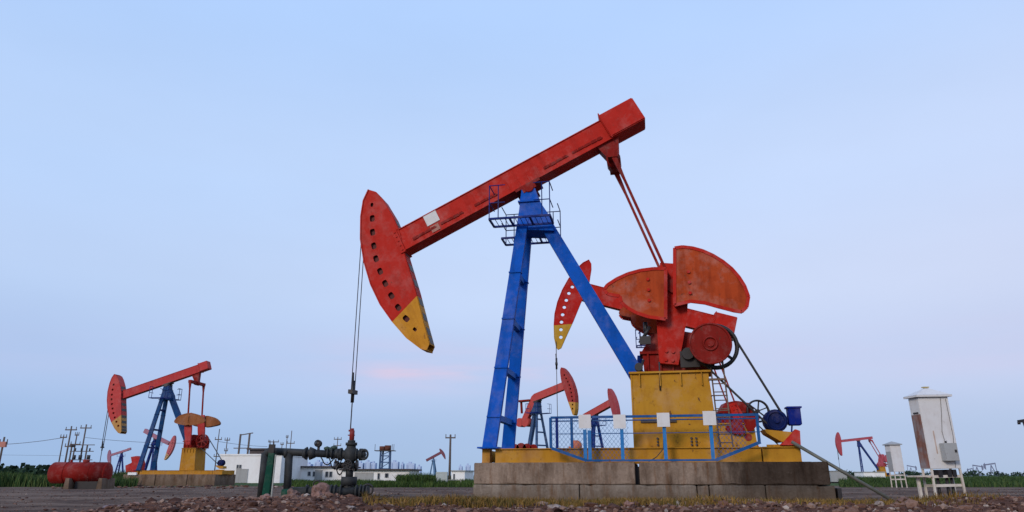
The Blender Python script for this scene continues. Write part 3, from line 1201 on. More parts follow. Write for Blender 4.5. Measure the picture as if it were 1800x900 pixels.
    # --- skid
    if P.get('skid', True):
        k0, k1 = P.get('skx', (-1.14, 6.88))
        zb = P.get('skb', .925)
        hw = 1.30
        sg = P.get('sksplit', (-.93, -.78, 5.95, 5.985))
        for a, b in ((k0, sg[0]), (sg[1], sg[2]), (sg[3], k1)):
            mb = MB()
            for y0, y1 in ((-hw, -hw + .3), (hw - .3, hw)):
                mb.box(a, b, y0 + .02, y1, zb, ft[2] - .025)
                mb.box(a, b, y0 - .03, y1 + .03, ft[2] - .024, ft[2] - .001)
                mb.box(a, b, y0 - .02, y1 + .03, zb, zb + .02)
            n_ = max(1, int((b - a) / 1.2))
            for i in range(n_ + 1):
                xx = a + (b - a) * i / max(1, n_)
                xx = min(max(xx, a + .06), b - .06)
                mb.box(xx - .05, xx + .05, -hw + .3, hw - .3, zb + .03, ft[2] - .05)
            mb.build('skid', yel, root)
    # --- ladder
    if fine:
        mb = MB()
        b0, b1 = Vector((5.0, -1.0, 1.30)), Vector((4.93, -1.0, 3.0))
        for dx in (0, .32):
            mb.tube(b0 + Vector((dx, 0, 0)), b1 + Vector((dx, 0, .55)), .02, 6)
        for i in range(8):
            p = b0.lerp(b1, (i + .5) / 8)
            mb.tube(p, p + Vector((.32, 0, 0)), .014, 6)
        mb.bar((5.02, -.95, 1.3), (4.78, -.95, 3.1), .05, .05)
        mb.ring((5.09, -1.0, 3.35), .16, .018, n=12, m=6, a0=0, a1=pi)
        mb.tube((5.25, -1.0, 3.35), (5.30, -1.0, 2.1), .018, 6)
        mb.box(4.85, 5.3, -1.05, -.95, 2.98, 3.03).box(4.88, 5.3, -1.05, -.95, 2.58, 2.6).box(4.9, 5.3, -1.05, -.95, 2.2, 2.22)
        mb.build('ladder', paint('rusty_ladder', (.17, .12, .09), .7, .4, .7), root)
        mb = MB()
        mb.tube((3.02, 1.0, 3.2), (3.10, 1.0, 4.0), .08, 8)
        mb.build('far_leg_stub', BLUED, root)  # short blue stub for the visible foot of the far rear leg
        mb = MB()
        mb.tube((3.6, -1.03, 2.75), (3.62, -1.03, 3.5), .022, 8)
        mb.build('grease_pipe', STEEL, root)


# ------------------------------------------------------------------ the big unit
main = thing('oil_pump_jack', 'largest red pump jack on the concrete plinth, nearest, with its blue post in the middle', 'pump jack',
             (OX, OY, 0), -TH, 'pump jacks in the oil field')
CXZ = (3.93, 3.92)
wr = [L(a, b, -.95) for a, b in [(1186, 433), (1200, 431), (1218, 433), (1236, 438), (1254, 446), (1272, 457), (1288, 470), (1301, 485), (1311, 501), (1318, 520), (1315, 538), (1306, 547), (1292, 545), (1265, 538), (1240, 531), (1215, 528), (1198, 532), (1186, 535)]]
wl = [L(a, b, -.95) for a, b in [(1170, 470), (1148, 470), (1125, 473), (1103, 479), (1083, 488), (1066, 499), (1060, 507), (1066, 515), (1088, 519), (1091, 530), (1102, 540), (1118, 549), (1140, 556), (1170, 560)]]
jack(main, dict(ang=A0, red=RED, redd=REDD, yel=YEL, blue=BLUE, rungm=paint('light_rung_blue', (.012, .13, .50), .5),
                head=head_mat('big', (.46, .018, .010), (.56, .25, .020)), inner=plain('slot_shadow_red', (.10, .012, .01), .7),  # inner web coloured dark to stand for shade inside the slots
                fine=True, dark=REDD, pitsep=.60, pw=.07, crank=(CXZ[0], CXZ[1], radians(83), 1.75),
                crankw=1.25, wts=[[(p[0] - CXZ[0], p[1] - CXZ[1]) for p in wr], [(p[0] - CXZ[0], p[1] - CXZ[1]) for p in wl]],
                weight=REDW, farw=.8, skipfar=(0,), pedtop=3.2, pedx=(2.86, 4.86), tb=2.86, drop=.62, rodz=(7.7, 3.05), crl=2.42))

# ------------------------------------------------------------------ plinth of the big unit
pl = thing('concrete_plinth', 'long stained two tier concrete plinth under the largest pump jack', 'plinth', (OX, OY, 0), -TH)
zt, zm = .922, .40


def slab(a, b, y0, y1, z0, z1, name, mat, parent):
    """cast block with slightly chipped, uneven edges"""
    mb = MB().box(a, b, y0, y1, z0, z1, .014)
    bmesh.ops.subdivide_edges(mb.bm, edges=[e for e in mb.bm.edges if e.calc_length() > .25], cuts=23, use_grid_fill=True)
    for v in mb.bm.verts:
        p = v.co
        k = .004 * noise.noise(p * 1.7) + .010 * noise.noise(p * 6.5)
        if p.z > z1 - .03 or p.z < z0 + .03:
            c = noise.noise(Vector((p.x * 5.3, p.y * 5.3, z1 * 9)))
            k -= max(0, c - .22) * .10
        if p.y < (y0 + y1) / 2:
            p.y -= k
        if p.z > z1 - .03:
            p.z += k * .7
    return mb.build(name, mat, parent)


def uu(px, v=-1.85):
    return L(px, 820, v)[0]


cuts = [uu(833), uu(879), uu(943), uu(1116)]
for a, b, off in ((cuts[0], cuts[3], .0),):
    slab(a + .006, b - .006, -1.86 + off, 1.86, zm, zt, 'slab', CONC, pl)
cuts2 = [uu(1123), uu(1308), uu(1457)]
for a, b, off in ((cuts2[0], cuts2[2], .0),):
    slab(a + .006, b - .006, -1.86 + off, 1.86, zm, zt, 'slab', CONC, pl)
MB().box(cuts[3] + .002, cuts2[0] - .002, -1.6, 1.6, zm, zt - .1).build('gap_shade', BLACK, pl)  # black block set in the open gap to stand for its shade
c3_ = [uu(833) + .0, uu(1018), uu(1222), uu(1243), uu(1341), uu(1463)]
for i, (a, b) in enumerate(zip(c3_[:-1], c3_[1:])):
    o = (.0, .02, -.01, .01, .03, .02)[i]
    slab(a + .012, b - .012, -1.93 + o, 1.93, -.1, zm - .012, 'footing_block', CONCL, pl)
MB().box(uu(1466), uu(1473), -1.9, 1.5, -.1, .33).build('dark_end', BLACK, pl)  # thin black block at the right end of the footing

# ------------------------------------------------------------------ guard fence
gf = thing('guard_fence', 'blue railing with wire mesh and four blank white plates before the yellow pedestal', 'fence', (OX, OY, 0), -TH)
yv = -1.80
z_top = 2.03
u0, u1 = L(968, 735, yv)[0], L(1333, 728, yv)[0]
ua, ub = L(1031, 809, yv)[0], L(1258, 806, yv)[0]
MB().bar((u0, yv, z_top), (u1, yv, z_top), .05, .06).build('top_rail', BLUER, gf)
MB().tube((u0, yv, z_top - .09), (u1, yv, z_top - .09), .016, 6).tube((u0, yv, 1.62), (u1, yv, 1.62), .010, 6).build('middle_rail', BLUER, gf)
mb = MB()
mb.bar((ua, yv - .05, .965), (ub, yv - .05, .965), .05, .05)
mb.bar((ua, yv - .05, .965), (u0 + .02, yv - .05, 1.27), .05, .07)
mb.bar((ub, yv - .05, .965), (u1 - .02, yv - .05, 1.38), .05, .075)
mb.build('bottom_frame', BLUER, gf)
LITE = paint('post_light_blue', (.025, .19, .50), .5, .3, .35)
for px, top, m_ in ((968, z_top, BLUER), (979, z_top, BLUED), (1005, z_top, BLUER), (1028, 1.72, LITE), (1036, 1.70, LITE), (1093, 1.72, LITE), (1168, z_top, LITE), (1250, z_top, LITE), (1333, z_top, BLUER)):
    u = L(px, 760, yv)[0]
    zb = .97 if ua - .05 <= u <= ub + .1 else (1.27 if u < ua else 1.38)
    MB().bar((u, yv, zb), (u, yv, top), .06, .065 if m_ is not LITE else .085).build('post', m_, gf)
for px, py in ((1028, 741), (1089, 741), (1166, 738), (1247, 735)):
    u, z = L(px, py, yv - .06)
    MB().box(u - .155, u + .155, yv - .085, yv - .06, z - .17, z + .17).build('white_plate', WHITEP, gf)
st = .105
zt_, = (z_top,)
ulo, uhi = u0, u1


def zlow(u):
    if u < ua:
        return .965 + (1.27 - .965) * (ua - u) / (ua - u0)
    if u > ub:
        return .965 + (1.38 - .965) * (u - ub) / (u1 - ub)
    return .99


MESH = [(u0, L(1105, 760, yv)[0]), (L(1256, 760, yv)[0], L(1312, 760, yv)[0])]
for ulo, uhi in MESH:
  mb = MB()
  for sgn in (1, -1):
    k = ulo - 1.3
    while k < uhi + 1.3:
        # wire: u = k + sgn*t ; z = 0.97 + t*1.25
        pts = []
        t = 0.0
        while t < .85:
            u, z = k + sgn * t, .965 + t * 1.25
            if ulo <= u <= uhi and zlow(u) <= z <= z_top - .02:
                pts.append((u, z))
            t += .02
        if len(pts) > 1:
            mb.bar((pts[0][0], yv + .012 * sgn, pts[0][1]), (pts[-1][0], yv + .012 * sgn, pts[-1][1]), .005, .006)
        k += st
  mb.build('wire_mesh', BLUER, gf)
# cables hanging under the rail
mb = MB()
p = Vector((3.55, -1.75, 1.5))
mb.path([(3.6, -1.3, 1.5), (3.58, -1.4, 1.25), (3.4, -1.5, 1.05), (3.2, -1.5, .94)], .012, 6)
mb.build('cable', STEEL, gf)

# leaning pole
pa, pb_ = world(*[6.70, -1.45, 1.37]), at(1580, 868, 17.1)
pb_.z = ground_z(pb_.x, pb_.y) - .05
mb = MB()
mb.tube(pa - (pb_ - pa) * .02, pb_, .042, 10)
lp = mb.build('leaning_pipe', plain('weathered_pipe', (.12, .12, .10), .6, .2, .4), None)
tag(lp, 'long grey pipe leaning from the yellow skid down to the ground', 'pipe')

# ------------------------------------------------------------------ wellhead and pipework
DW = 21.3
wp = at(612.5, 860, DW)
wx, wy = wp.x, wp.y


def wz(py):
    return at(616, py, DW).z


wh = thing('wellhead', 'dark wellhead with flanges, valves and handwheels under the polished rod', 'wellhead', (wx, wy, 0), 0)
mb = MB()
mb.tube((0, 0, -.1), (0, 0, wz(845)), .19, 16)
for z0, z1, r in ((838, 852, .27), (826, 838, .13), (818, 824, .20), (806, 817, .10), (792, 806, .19), (783, 792, .16), (778, 783, .20), (774, 778, .13)):
    mb.tube((0, 0, wz(z1)), (0, 0, wz(z0)), r, 14)
for z in (841, 851, 819, 825):
    for i in range(8):
        t = 2 * pi * i / 8
        mb.tube((.22 * cos(t), .22 * sin(t), wz(z) - .05), (.22 * cos(t), .22 * sin(t), wz(z) + .05), .025, 6)
mb.build('casing_head', PIPE, wh)
mb = MB()
mb.tube((0, 0, wz(776)), (0, 0, wz(757)), .085, 10)
mb.bar((-.12, 0, wz(757)), (.06, 0, wz(757)), .1, .05)
mb.tube((0, 0, wz(757)), (0, 0, wz(753)), .06, 8)
mb.bar((-.14, 0, wz(765)), (.1, 0, wz(765)), .04, .03)
mb.build('stuffing_box', paint('stuffing_red', (.22, .02, .02), .5, .4, .6), wh)
mb = MB()                     # tee and the two wing valves
zc = wz(799)
mb.tube((-.45, 0, zc), (.42, 0, zc), .13, 12)
mb.sphere((0, 0, zc), .25, 2, (1, .9, 1.1))
for x in (-.42, -.34, .18, .3, .36):
    mb.tube((x, 0, zc), (x + .05, 0, zc), .17, 14)
mb.build('tee', PIPE, wh)
mb = MB()
mb.ring((.48, -.1, zc + .0), .13, .035, 'y', 18)
mb.tube((.36, 0, zc), (.5, 0, zc), .12, 12)
mb.tube((.48, -.1, zc - .05), (.48, .1, zc), .05, 8)
mb.build('handwheel', PIPE, wh)
mb = MB()
z2 = wz(818)
mb.tube((-.42, 0, z2), (.25, 0, z2), .085, 10)
mb.tube((-.46, 0, z2), (-.40, 0, z2), .13, 12)
mb.tube((.20, 0, z2), (.27, 0, z2), .15, 12)
mb.ring((-.52, -.02, z2), .11, .018, 'x', 16)
mb.ring((0, -.38, z2 + .02), .13, .02, 'y', 16)
mb.tube((0, -.38, z2), (0, 0, z2), .03, 8)
for i in range(4):
    t = pi * i / 4
    mb.bar((-.13 * cos(t), -.38, z2 + .02 - .13 * sin(t)), (.13 * cos(t), -.38, z2 + .02 + .13 * sin(t)), .02, .02)
mb.build('side_valve', BLACK, wh)

fl = thing('flow_line', 'thick dark elbowed pipe run leading left from the wellhead with two pipe legs', 'pipework', (wx, wy, 0), 0)


def wxl(px, py=800):
    return at(px, py, DW).x - wx


mb = MB()
zc2 = wz(797)
wh.scale = (.84, .84, 1)
xl, xr_ = wxl(466), -.30
mb.tube((xl + .12, 0, wz(793)), (xr_, 0, zc), .105, 14)
mb.tube((xl, 0, wz(797) - .06), (xl + .12, 0, wz(793)), .105, 14)
mb.sphere((xl + .08, 0, wz(795)), .125, 2)
mb.tube((xl, 0, wz(796)), (wxl(459, 870), 0, 0), .11, 14)
mb.build('pipe_run', PIPE, fl)
MB().tube((wxl(508), 0, zc2), (wxl(505, 865), 0, 0), .11, 14).build('pipe_leg', PIPE, fl)
mb = MB()                 # reducer, clamps and lagging along the run
for px, r0, r1, w_ in ((532, .11, .19, .12), (545, .19, .12, .16), (500, .13, .13, .10), (575, .15, .15, .05), (583, .17, .17, .04), (590, .14, .14, .1), (598, .16, .16, .05)):
    x = wxl(px)
    MB().tube((x, 0, zc2), (x + w_, 0, zc2), r0, 12, r1).build('flange', PIPE, fl)
mb = MB()
x = wxl(559)
mb.tube((x, 0, zc2), (x, 0, zc2 + .22), .04, 8)
mb.sphere((x, 0, zc2 + .27), .10, 2, (1, .6, 1))
mb.ring((x - .02, -.06, zc2 + .28), .085, .02, 'y', 14)
mb.build('pressure_gauge', BLACK, fl)
mb = MB()
x = wxl(580)
mb.tube((x, 0, zc2), (x, 0, zc2 + .16), .05, 8)
mb.sphere((x - .1, 0, zc2 + .14), .09, 1, (1.2, .8, .7)).sphere((x + .1, 0, zc2 + .15), .10, 1, (1.2, .8, .8))
mb.build('valve', plain('dark_green_valve', (.03, .06, .04), .6), fl)
mb = MB()                 # loose looping hoses under the run
random.seed(5)
for x0_, x1_, d_ in ((wxl(566), wxl(590), .22), (wxl(580), wxl(604), .34), (wxl(590), wxl(612), .50)):
    pts = [(x0_ + (x1_ - x0_) * i / 8, -.12 + .04 * sin(i * 2), zc2 - .1 - d_ * sin(pi * i / 8)) for i in range(9)]
    mb.path(pts, .018, 6)
mb.build('hose', BLACK, fl)

gp = thing('lower_pipe', 'thick dark pipe with flanges lying on the ground left of the wellhead', 'pipework', (wx, wy, 0), 0)
mb = MB()
zg = .17
mb.tube((wxl(512, 860), -.1, zg), (wxl(645, 860), -.1, zg), .125, 14)
for px in (540, 556, 577, 583, 590, 600, 627, 634, 640, 646):
    x = wxl(px, 860)
    mb.tube((x, -.1, zg), (x + .05, -.1, zg), .19, 14)
mb.build('pipe', PIPE, gp)
mb = MB()
mb.ring((wxl(648, 860), -.15, zg + .05), .15, .025, 'y', 16).ring((wxl(562, 860), -.35, zg + .2), .10, .02, 'y', 16)
mb.build('handwheel', BLACK, gp)
mb = MB()
mb.tube((wxl(500, 862), -.15, .10), (wxl(520, 862), -.15, .13), .14, 12)
mb.build('green_sleeve', GREEN, gp)

pst = thing('green_post', 'dark green square post beside a thin pale rod in front of the pipe run', 'post', (wxl(485) + wx, wy - .35, 0), 0)
MB().bar((-.06, 0, -.05), (0, 0, wz(797)), .16, .20, .16, .16).build('body', GREEN, pst)
MB().tube((.13, -.1, -.05), (.14, -.1, wz(800)), .022, 6).build('rod', plain('pale_rod', (.35, .36, .32), .6), pst)
MB().box(-.10, .06, -.06, .06, wz(797) + .005, wz(782)).tube((-.08, 0, wz(783)), (-.1, 0, wz(775)), .012, 5).tube((.03, 0, wz(783)), (.02, 0, wz(777)), .012, 5).build('bracket', BLACK, pst)

# ------------------------------------------------------------------ other pump jacks
GRP = 'pump jacks in the oil field'
W_UP = [[(.25, 2.45), (1.0, 2.3), (1.55, 1.9), (1.9, 1.4), (1.35, 1.1), (.3, 1.0)], [(-.25, 2.45), (-1.0, 2.3), (-1.55, 1.9), (-1.9, 1.4), (-1.35, 1.1), (-.3, 1.0)]]


def wrot(a):
    return [[rot2(p, a) for p in w_] for w_ in W_UP]


def place(px, py, D, H=8.94):
    """origin and scale so that the post head (local height H) sits at this pixel"""
    p = at(px, py, D)
    return (p.x, D, 0), p.z / H


# second big unit, behind
loc, sc = place(1151, 568, 43.0, 9.0)
j2 = thing('oil_pump_jack', 'red pump jack behind the largest one, horse head low with a row of round holes', 'pump jack', loc, -radians(5), GRP, sc)
jack(j2, dict(ang=radians(-16), red=RED, redd=REDD, yel=YEL, blue=BLUED, head=head_mat('second', (.44, .012, .008), (.50, .29, .03)),
              style='round', web=False, headW=.16, crank=(3.93, 3.92, radians(-70), 1.5), wts=[[(a_ * .5, b_ * .5) for a_, b_ in w_] for w_ in wrot(radians(-160))], weight=REDD, pw=.07, sheavem=BLACK,
              guard=False, rodz=(8.0, 6.75), cr=.02, skid=True, pitsep=.9, beam=(-4.35, 3.9, 1.05, .4), tailbox=(3.2, 4.45, 1.15), R=5.72))

# left unit
loc, sc = place(295, 680, 48.0)
j3 = thing('oil_pump_jack', 'red pump jack on the left behind the red tank, on its own concrete pad', 'pump jack', loc, -radians(3), GRP, sc)
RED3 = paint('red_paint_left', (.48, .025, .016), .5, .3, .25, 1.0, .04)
YEL3 = paint('yellow_paint_left', (.46, .22, .025), .6, .35, .3)
jack(j3, dict(ang=radians(19), red=RED3, redd=REDD, yel=YEL3, headW=.95, blue=paint('left_blue_dark', (.004, .05, .17), .5, .3, .2), rungm=BLUED,
              head=head_mat('left', (.52, .04, .028), (.52, .27, .06), .04), style='round', web=True, inner=REDD,
              crank=(3.35, 3.92, radians(98), 1.9), pedx=(2.75, 4.0), wts=[[(0, 2.35), (.6, 2.32), (1.15, 2.1), (1.5, 1.7), (1.1, 1.5), (0, 1.42)], [(0, 2.35), (-.6, 2.32), (-1.05, 2.1), (-1.35, 1.7), (-1.0, 1.5), (0, 1.42)]], weight=paint('weight_tan', (.30, .11, .04), .6, .4, .4), legw=.42,
              pw=.11, pitsep=1.35, rodz=(7.2, 3.4), cr=.03, tail=True, tailbox=(3.3, 4.2, .74), drop=.9, rungs=(.28, .5, .75), guard=False))
pad3 = thing('concrete_pad', 'low concrete pad under the left pump jack', 'plinth', (loc[0], loc[1], 0), -radians(3))
for a, b in ((-1.25, .85), (.88, 2.9), (2.93, 4.7)):
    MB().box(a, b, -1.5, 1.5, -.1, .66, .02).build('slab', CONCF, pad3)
MB().box(-.9, -.35, -1.62, -1.5, .62, .78).build('white_block', WHITER, pad3)

# two mirrored units seen under the blue post
H6 = 9.0
PINK = paint('hazy_red', (.50, .05, .032), .6, .3, .25, 1.0, .05)  # red paled by a little distance haze mixed in
loc, sc = place(945, 708, 58.0, H6)
j4 = thing('oil_pump_jack', 'hazy red pump jack with bent tail and round weights, framed by the blue post', 'pump jack', loc, radians(180 - 43), GRP, sc)
jack(j4, dict(ang=radians(-13), red=PINK, redd=REDD, yel=YEL, blue=paint('far_blue', (.015, .06, .17), .6, .3, .2, 1, .06), head=head_mat('bent', (.36, .03, .02), (.55, .28, .03), .03),
              style='round', web=True, bent=True, drive=False, beam=(-4.35, 2.7, .85, .55), crank=(3.9, 3.9, 1, 1.5), wts=[], weight=PINK,
              rod=False, foot=(-.9, 1.35, 1.2), rear=(2.0, 1.3), legw=.32, rearw=.3, rungs=(.2, .4, .6, .8), tail=False))
loc, sc = place(1046, 733, 74.0, H6)
j5 = thing('oil_pump_jack', 'smaller hazy red pump jack facing right, seen just above the mesh fence', 'pump jack', loc, radians(180 - 62), GRP, sc)
jack(j5, dict(ang=radians(-13), red=PINK, redd=REDD, yel=YEL, blue=BLUED, head=head_mat('fence', (.36, .03, .025), (.36, .03, .025), .06),
              style='none', web=False, drive=False, beam=(-4.35, 2.6, .95, .55), crank=(3.9, 3.9, 1, 1.5), wts=[], weight=PINK,
              rod=False, foot=(-.9, 1.2, 1.2), rear=(2.0, 1.3), legw=.5, rearw=.4, tail=False, skid=False))
# the little dark one before the skyline
loc, sc = place(762, 806, 150.0, H6)
j6 = thing('oil_pump_jack', 'tiny dark red pump jack facing right in the far middle, beside the wooden pole', 'pump jack', loc, radians(180 - 10), GRP, sc)
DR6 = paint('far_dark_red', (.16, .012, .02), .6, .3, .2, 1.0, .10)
jack(j6, dict(ang=radians(-27), red=DR6, redd=DR6, yel=YEL3, blue=paint('far_cyan_blue', (.03, .13, .27), .6, .3, .2, 1, .15), head=head_mat('tiny', (.16, .012, .02), (.16, .012, .02), .1),
              style='none', web=False, drive=False, beam=(-4.35, 3.6, 1.15, .7), crank=(3.9, 3.9, 1, 1.5), wts=[], weight=DR6, rod=False, legw=1.0, rearw=.9,
              foot=(-1.3, 1.3, .6), rear=(1.6, .8), tail=False, skid=False))
# right-hand one
loc, sc = place(1509, 776, 118.0, H6)
j7 = thing('oil_pump_jack', 'small red pump jack far right with a straight post, between the plinth and the cabinets', 'pump jack', loc, -radians(2), GRP, sc)
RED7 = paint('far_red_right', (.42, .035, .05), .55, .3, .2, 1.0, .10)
jack(j7, dict(ang=radians(6), red=RED7, redd=RED7, yel=YEL3, blue=paint('far_navy', (.015, .04, .19), .6, .3, .2), head=head_mat('right', (.42, .025, .03), (.42, .025, .03), .08),
              style='none', web=False, beam=(-4.35, 3.6, .62, .45), crank=(4.6, 3.5, radians(75), 1.5), wts=wrot(radians(-20))[:1] , weight=RED7, legw=.28, rearw=.35,
              foot=(-.05, .5, .6), rear=(3.9, 2.2), pw=.16, guard=False, belts=False, platform=False, rod=True, rodz=(7.5, 4.8), cr=.04, tail=False, drop=.3, pedtop=2.9, pedx=(3.9, 5.2), skid=False, pitsep=.8, motor=(5.8, 1.2)))
# far left pair behind the left unit
loc, sc = place(214, 797, 165.0, H6)
j8 = thing('oil_pump_jack', 'tiny hazy pump jack facing left just right of the red tank', 'pump jack', loc, -radians(5), GRP, sc)
RED8 = paint('far_hazed_red', (.36, .05, .07), .6, .3, .2, 1.0, .25)  # pale from distance haze blended into the red
jack(j8, dict(ang=radians(17), red=RED8, redd=RED8, yel=YEL3, blue=BLUED, head=head_mat('tinyleft', (.30, .04, .08), (.36, .12, .1), .22), style='none', web=False, drive=False,
              beam=(-4.35, 3.4, .8, .5), crank=(3.9, 3.9, 1, 1.5), wts=[], weight=RED8, rod=False, legw=.6, foot=(-.9, 1.1, .6), rear=(1.9, .8), tail=True, tailbox=(2.6, 3.7, .8), skid=False))
loc, sc = place(272, 779, 95.0, 8.2)
j9 = thing('oil_pump_jack', 'hazy pump jack facing right behind the blue legs of the left unit, tail end raised', 'pump jack', loc, radians(180 - 14), GRP, sc)
jack(j9, dict(ang=radians(22), red=RED8, redd=RED8, yel=YEL3, blue=BLUED, head=head_mat('behind', (.48, .06, .05), (.50, .27, .08), .12), style='round', web=True, drive=False,
              beam=(-4.0, 3.0, .8, .5), crank=(3.9, 3.9, 1, 1.5), wts=[], weight=RED8, rod=False, legw=.35, foot=(-.9, 1.1, .6), rear=(1.9, .8), tail=True,
              tailbox=(2.2, 3.7, .9), skid=False))
# red weights of a low unit beside the reeds
p = at(240, 812, 80)
lw_ = thing('pump_gearbox', 'red gearbox and weights showing over the reeds between tank and left unit', 'gearbox', (p.x, 80, 0), 0)
mb = MB()
mb.prism([(-.8, .9), (-.95, 1.6), (-.3, 1.9), (-.5, 2.5), (.1, 2.6), (.6, 2.3), (.8, 1.8), (.75, .9)], -.4, .4)
mb.tube((.1, -.5, 1.6), (.1, .5, 1.6), .5, 20)
mb.build('casing', paint('hazy_bright_red', (.45, .03, .03), .6, .4, .3), lw_)
MB().box(-1.2, 1.1, -.7, .7, -.1, .9).build('plinth', CONCF, lw_)
p = at(916, 785, 50)
lw2 = thing('red_valve_heap', 'low cluster of red round machinery behind the foot of the big blue legs', 'machinery', (p.x, 50, 0), 0)
mb = MB()
z0_ = p.z
for dx, r in ((-.4, .26), (0, .34), (.4, .30), (.85, .25)):
    mb.tube((dx, -.3, z0_ - .1), (dx, .3, z0_ - .1), r, 14)
    mb.box(dx - .15, dx + .15, -.2, .2, 0, z0_ - .1)
mb.build('casting', REDD, lw2)
p = at(1012, 787, 52)
lw3 = thing('well_valve', 'small orange valve block seen through the mesh fence', 'valve', (p.x, 52, 0), 0)
MB().tube((0, 0, 0), (0, 0, p.z + .5), .22, 10).sphere((.05, 0, p.z + .1), .42, 2, (1, .8, 1)).tube((-.5, 0, p.z), (.9, 0, p.z - .15), .1, 8).build('body', paint('orange_valve', (.50, .15, .07), .6), lw3)

# ------------------------------------------------------------------ red tank
p = at(140, 858, 36)
tk = thing('storage_tank', 'long red horizontal tank with domed ends on concrete saddles at the left', 'tank', (p.x, 36, 0), radians(4))
x0_, x1_ = at(91, 830, 36).x - p.x, at(193, 830, 36).x - p.x
mb = MB()
R_ = .50
zc_ = at(140, 831, 36).z
mb.tube((x0_ + .18, 0, zc_), (x1_ - .18, 0, zc_), R_, 40)
mb.sphere((x0_ + .18, 0, zc_), R_ - .002, 3, (.36, 1, 1)).sphere((x1_ - .18, 0, zc_), R_ - .002, 3, (.36, 1, 1))
for k in (.28, .7):
    mb.ring((x0_ + (x1_ - x0_) * k, 0, zc_), R_ + .005, .015, 'x', 40)
mb.build('shell', TANKR, tk)
mb = MB()
mb.tube((.1, 0, zc_ + R_ - .05), (.1, 0, zc_ + R_ + .12), .15, 12)
mb.tube((-.6, 0, zc_ + R_ - .05), (-.6, 0, zc_ + R_ + .10), .06, 8)
mb.build('hatch', REDD, tk)
for x in (-.32, 1.2):
    MB().prism([(x - .13, -.1), (x + .13, -.1), (x + .09, zc_ - .25), (x - .07, zc_ - .25)], -.66, .66).build('saddle', CONCF, tk)
MB().box(-.1, 1.0, -.3, .3, -.1, zc_ - R_ + .1).build('skid', BLACK, tk)  # black block for the dark band beneath the tank

# ------------------------------------------------------------------ cabinets


def cabinet(px, D, rz, label, z0, z1, wd, dp, side_mat, tilt=0.0, detail=True):
    p = at(px, 830, D)
    c = thing('electrical_cabinet', label, 'cabinet', (p.x, D, 0), rz, 'electrical cabinets on legs')
    c.rotation_euler = (0, tilt, rz)
    b = MB().box(-wd / 2, wd / 2, -dp / 2, dp / 2, z0, z1, .01).build('housing', WHITEP, c)
    MB().box(-wd / 2 - .006, -wd / 2 - .002, -dp / 2 + .02, dp / 2 - .02, z0 + .02, z0 + (z1 - z0) * .76).build('side_panel', side_mat, c)
    mb = MB()
    o_ = .07
    bmv = [mb.bm.verts.new(q) for q in ((-wd / 2 - o_, -dp / 2 - o_, z1 + .05), (wd / 2 + o_, -dp / 2 - o_, z1 + .05), (wd / 2 + o_, dp / 2 + o_, z1 + .05), (-wd / 2 - o_, dp / 2 + o_, z1 + .05), (0, 0, z1 + .05 + wd * .27))]
    for q in ((0, 1, 4), (1, 2, 4), (2, 3, 4), (3, 0, 4)):
        mb.bm.faces.new([bmv[i] for i in q])
    mb.box(-wd / 2 - o_, wd / 2 + o_, -dp / 2 - o_, dp / 2 + o_, z1 + .004, z1 + .048)
    mb.build('roof', WHITEP if detail else GREY, c)
    for sx_ in (-1, 1):
        for sy_ in (-1, 1):
            MB().bar((sx_ * (wd / 2 - .03), sy_ * (dp / 2 - .03), z0), (sx_ * (wd / 2 - .01), sy_ * (dp / 2 - .03), -.06), .038, .045).build('leg', RUSTW, c)
    for zz in (z0 - .16, z0 - .36):
        for sy_ in (-1, 1):
            MB().box(-wd / 2, wd / 2, sy_ * (dp / 2 - .05) - .015, sy_ * (dp / 2 - .05) + .015, zz - .04, zz + .02).build('leg_brace', RUSTW, c)
    return c


cb = cabinet(1656, 17.3, radians(3), 'tall white electrical cabinet on rusty legs, nearest on the right, with brown rusted side', .76, 2.40, .74, .40, RUSTC, radians(-1.0))
mb = MB().box(-.07, .25, -.37, -.202, .93, 1.33, .008)
bxo = mb.build('meter_box', GREY, cb)
mb = MB().box(.17, .21, -.39, -.373, 1.12, 1.18).box(.05, .08, -.28, -.24, 1.335, 1.38)
mb.build('latch', BLACK, bxo)
mb = MB()
for x in (-.2, .02, .14):
    mb.box(x, x + .09, -.2, .1, .58, .74)
    mb.tube((x + .04, -.05, .6), (x + .02, -.05, -.05), .035, 8)
mb.build('cable_duct', BLACK, cb)
mb = MB()
mb.path([(.08, -.215, 1.33), (.06, -.21, 1.6), (.13, -.21, 2.0), (.18, -.21, 2.38)], .005, 5)
mb.path([(.30, -.21, 2.35), (.31, -.21, 1.5), (.22, -.21, .78)], .005, 5)
mb.build('wire', STEEL, cb)
MB().box(-.16, -.135, -.21, -.202, 1.1, 1.62).build('stain_strip', paint('faint_rust', (.52, .40, .34), .7, .4, .4), cb)
MB().box(-.74, -.33, -.2, .2, .585, .62).bar((-.6, 0, .6), (-.6, 0, -.05), .06, .06).build('side_shelf', RUSTW, cb)
MB().box(-.380, -.377, -.12, .08, 2.02, 2.06).build('nameplate', STEEL, cb)
MB().box(-.08, .06, -.05, .05, 2.64, 2.665).build('roof_cap', paint('yellowish_cap', (.5, .42, .2), .6), cb)
cb2 = cabinet(1577, 38, radians(2), 'small white cabinet on thin white legs, beyond the near one', .78, 2.1, .56, .5, GREY, radians(-1), False)

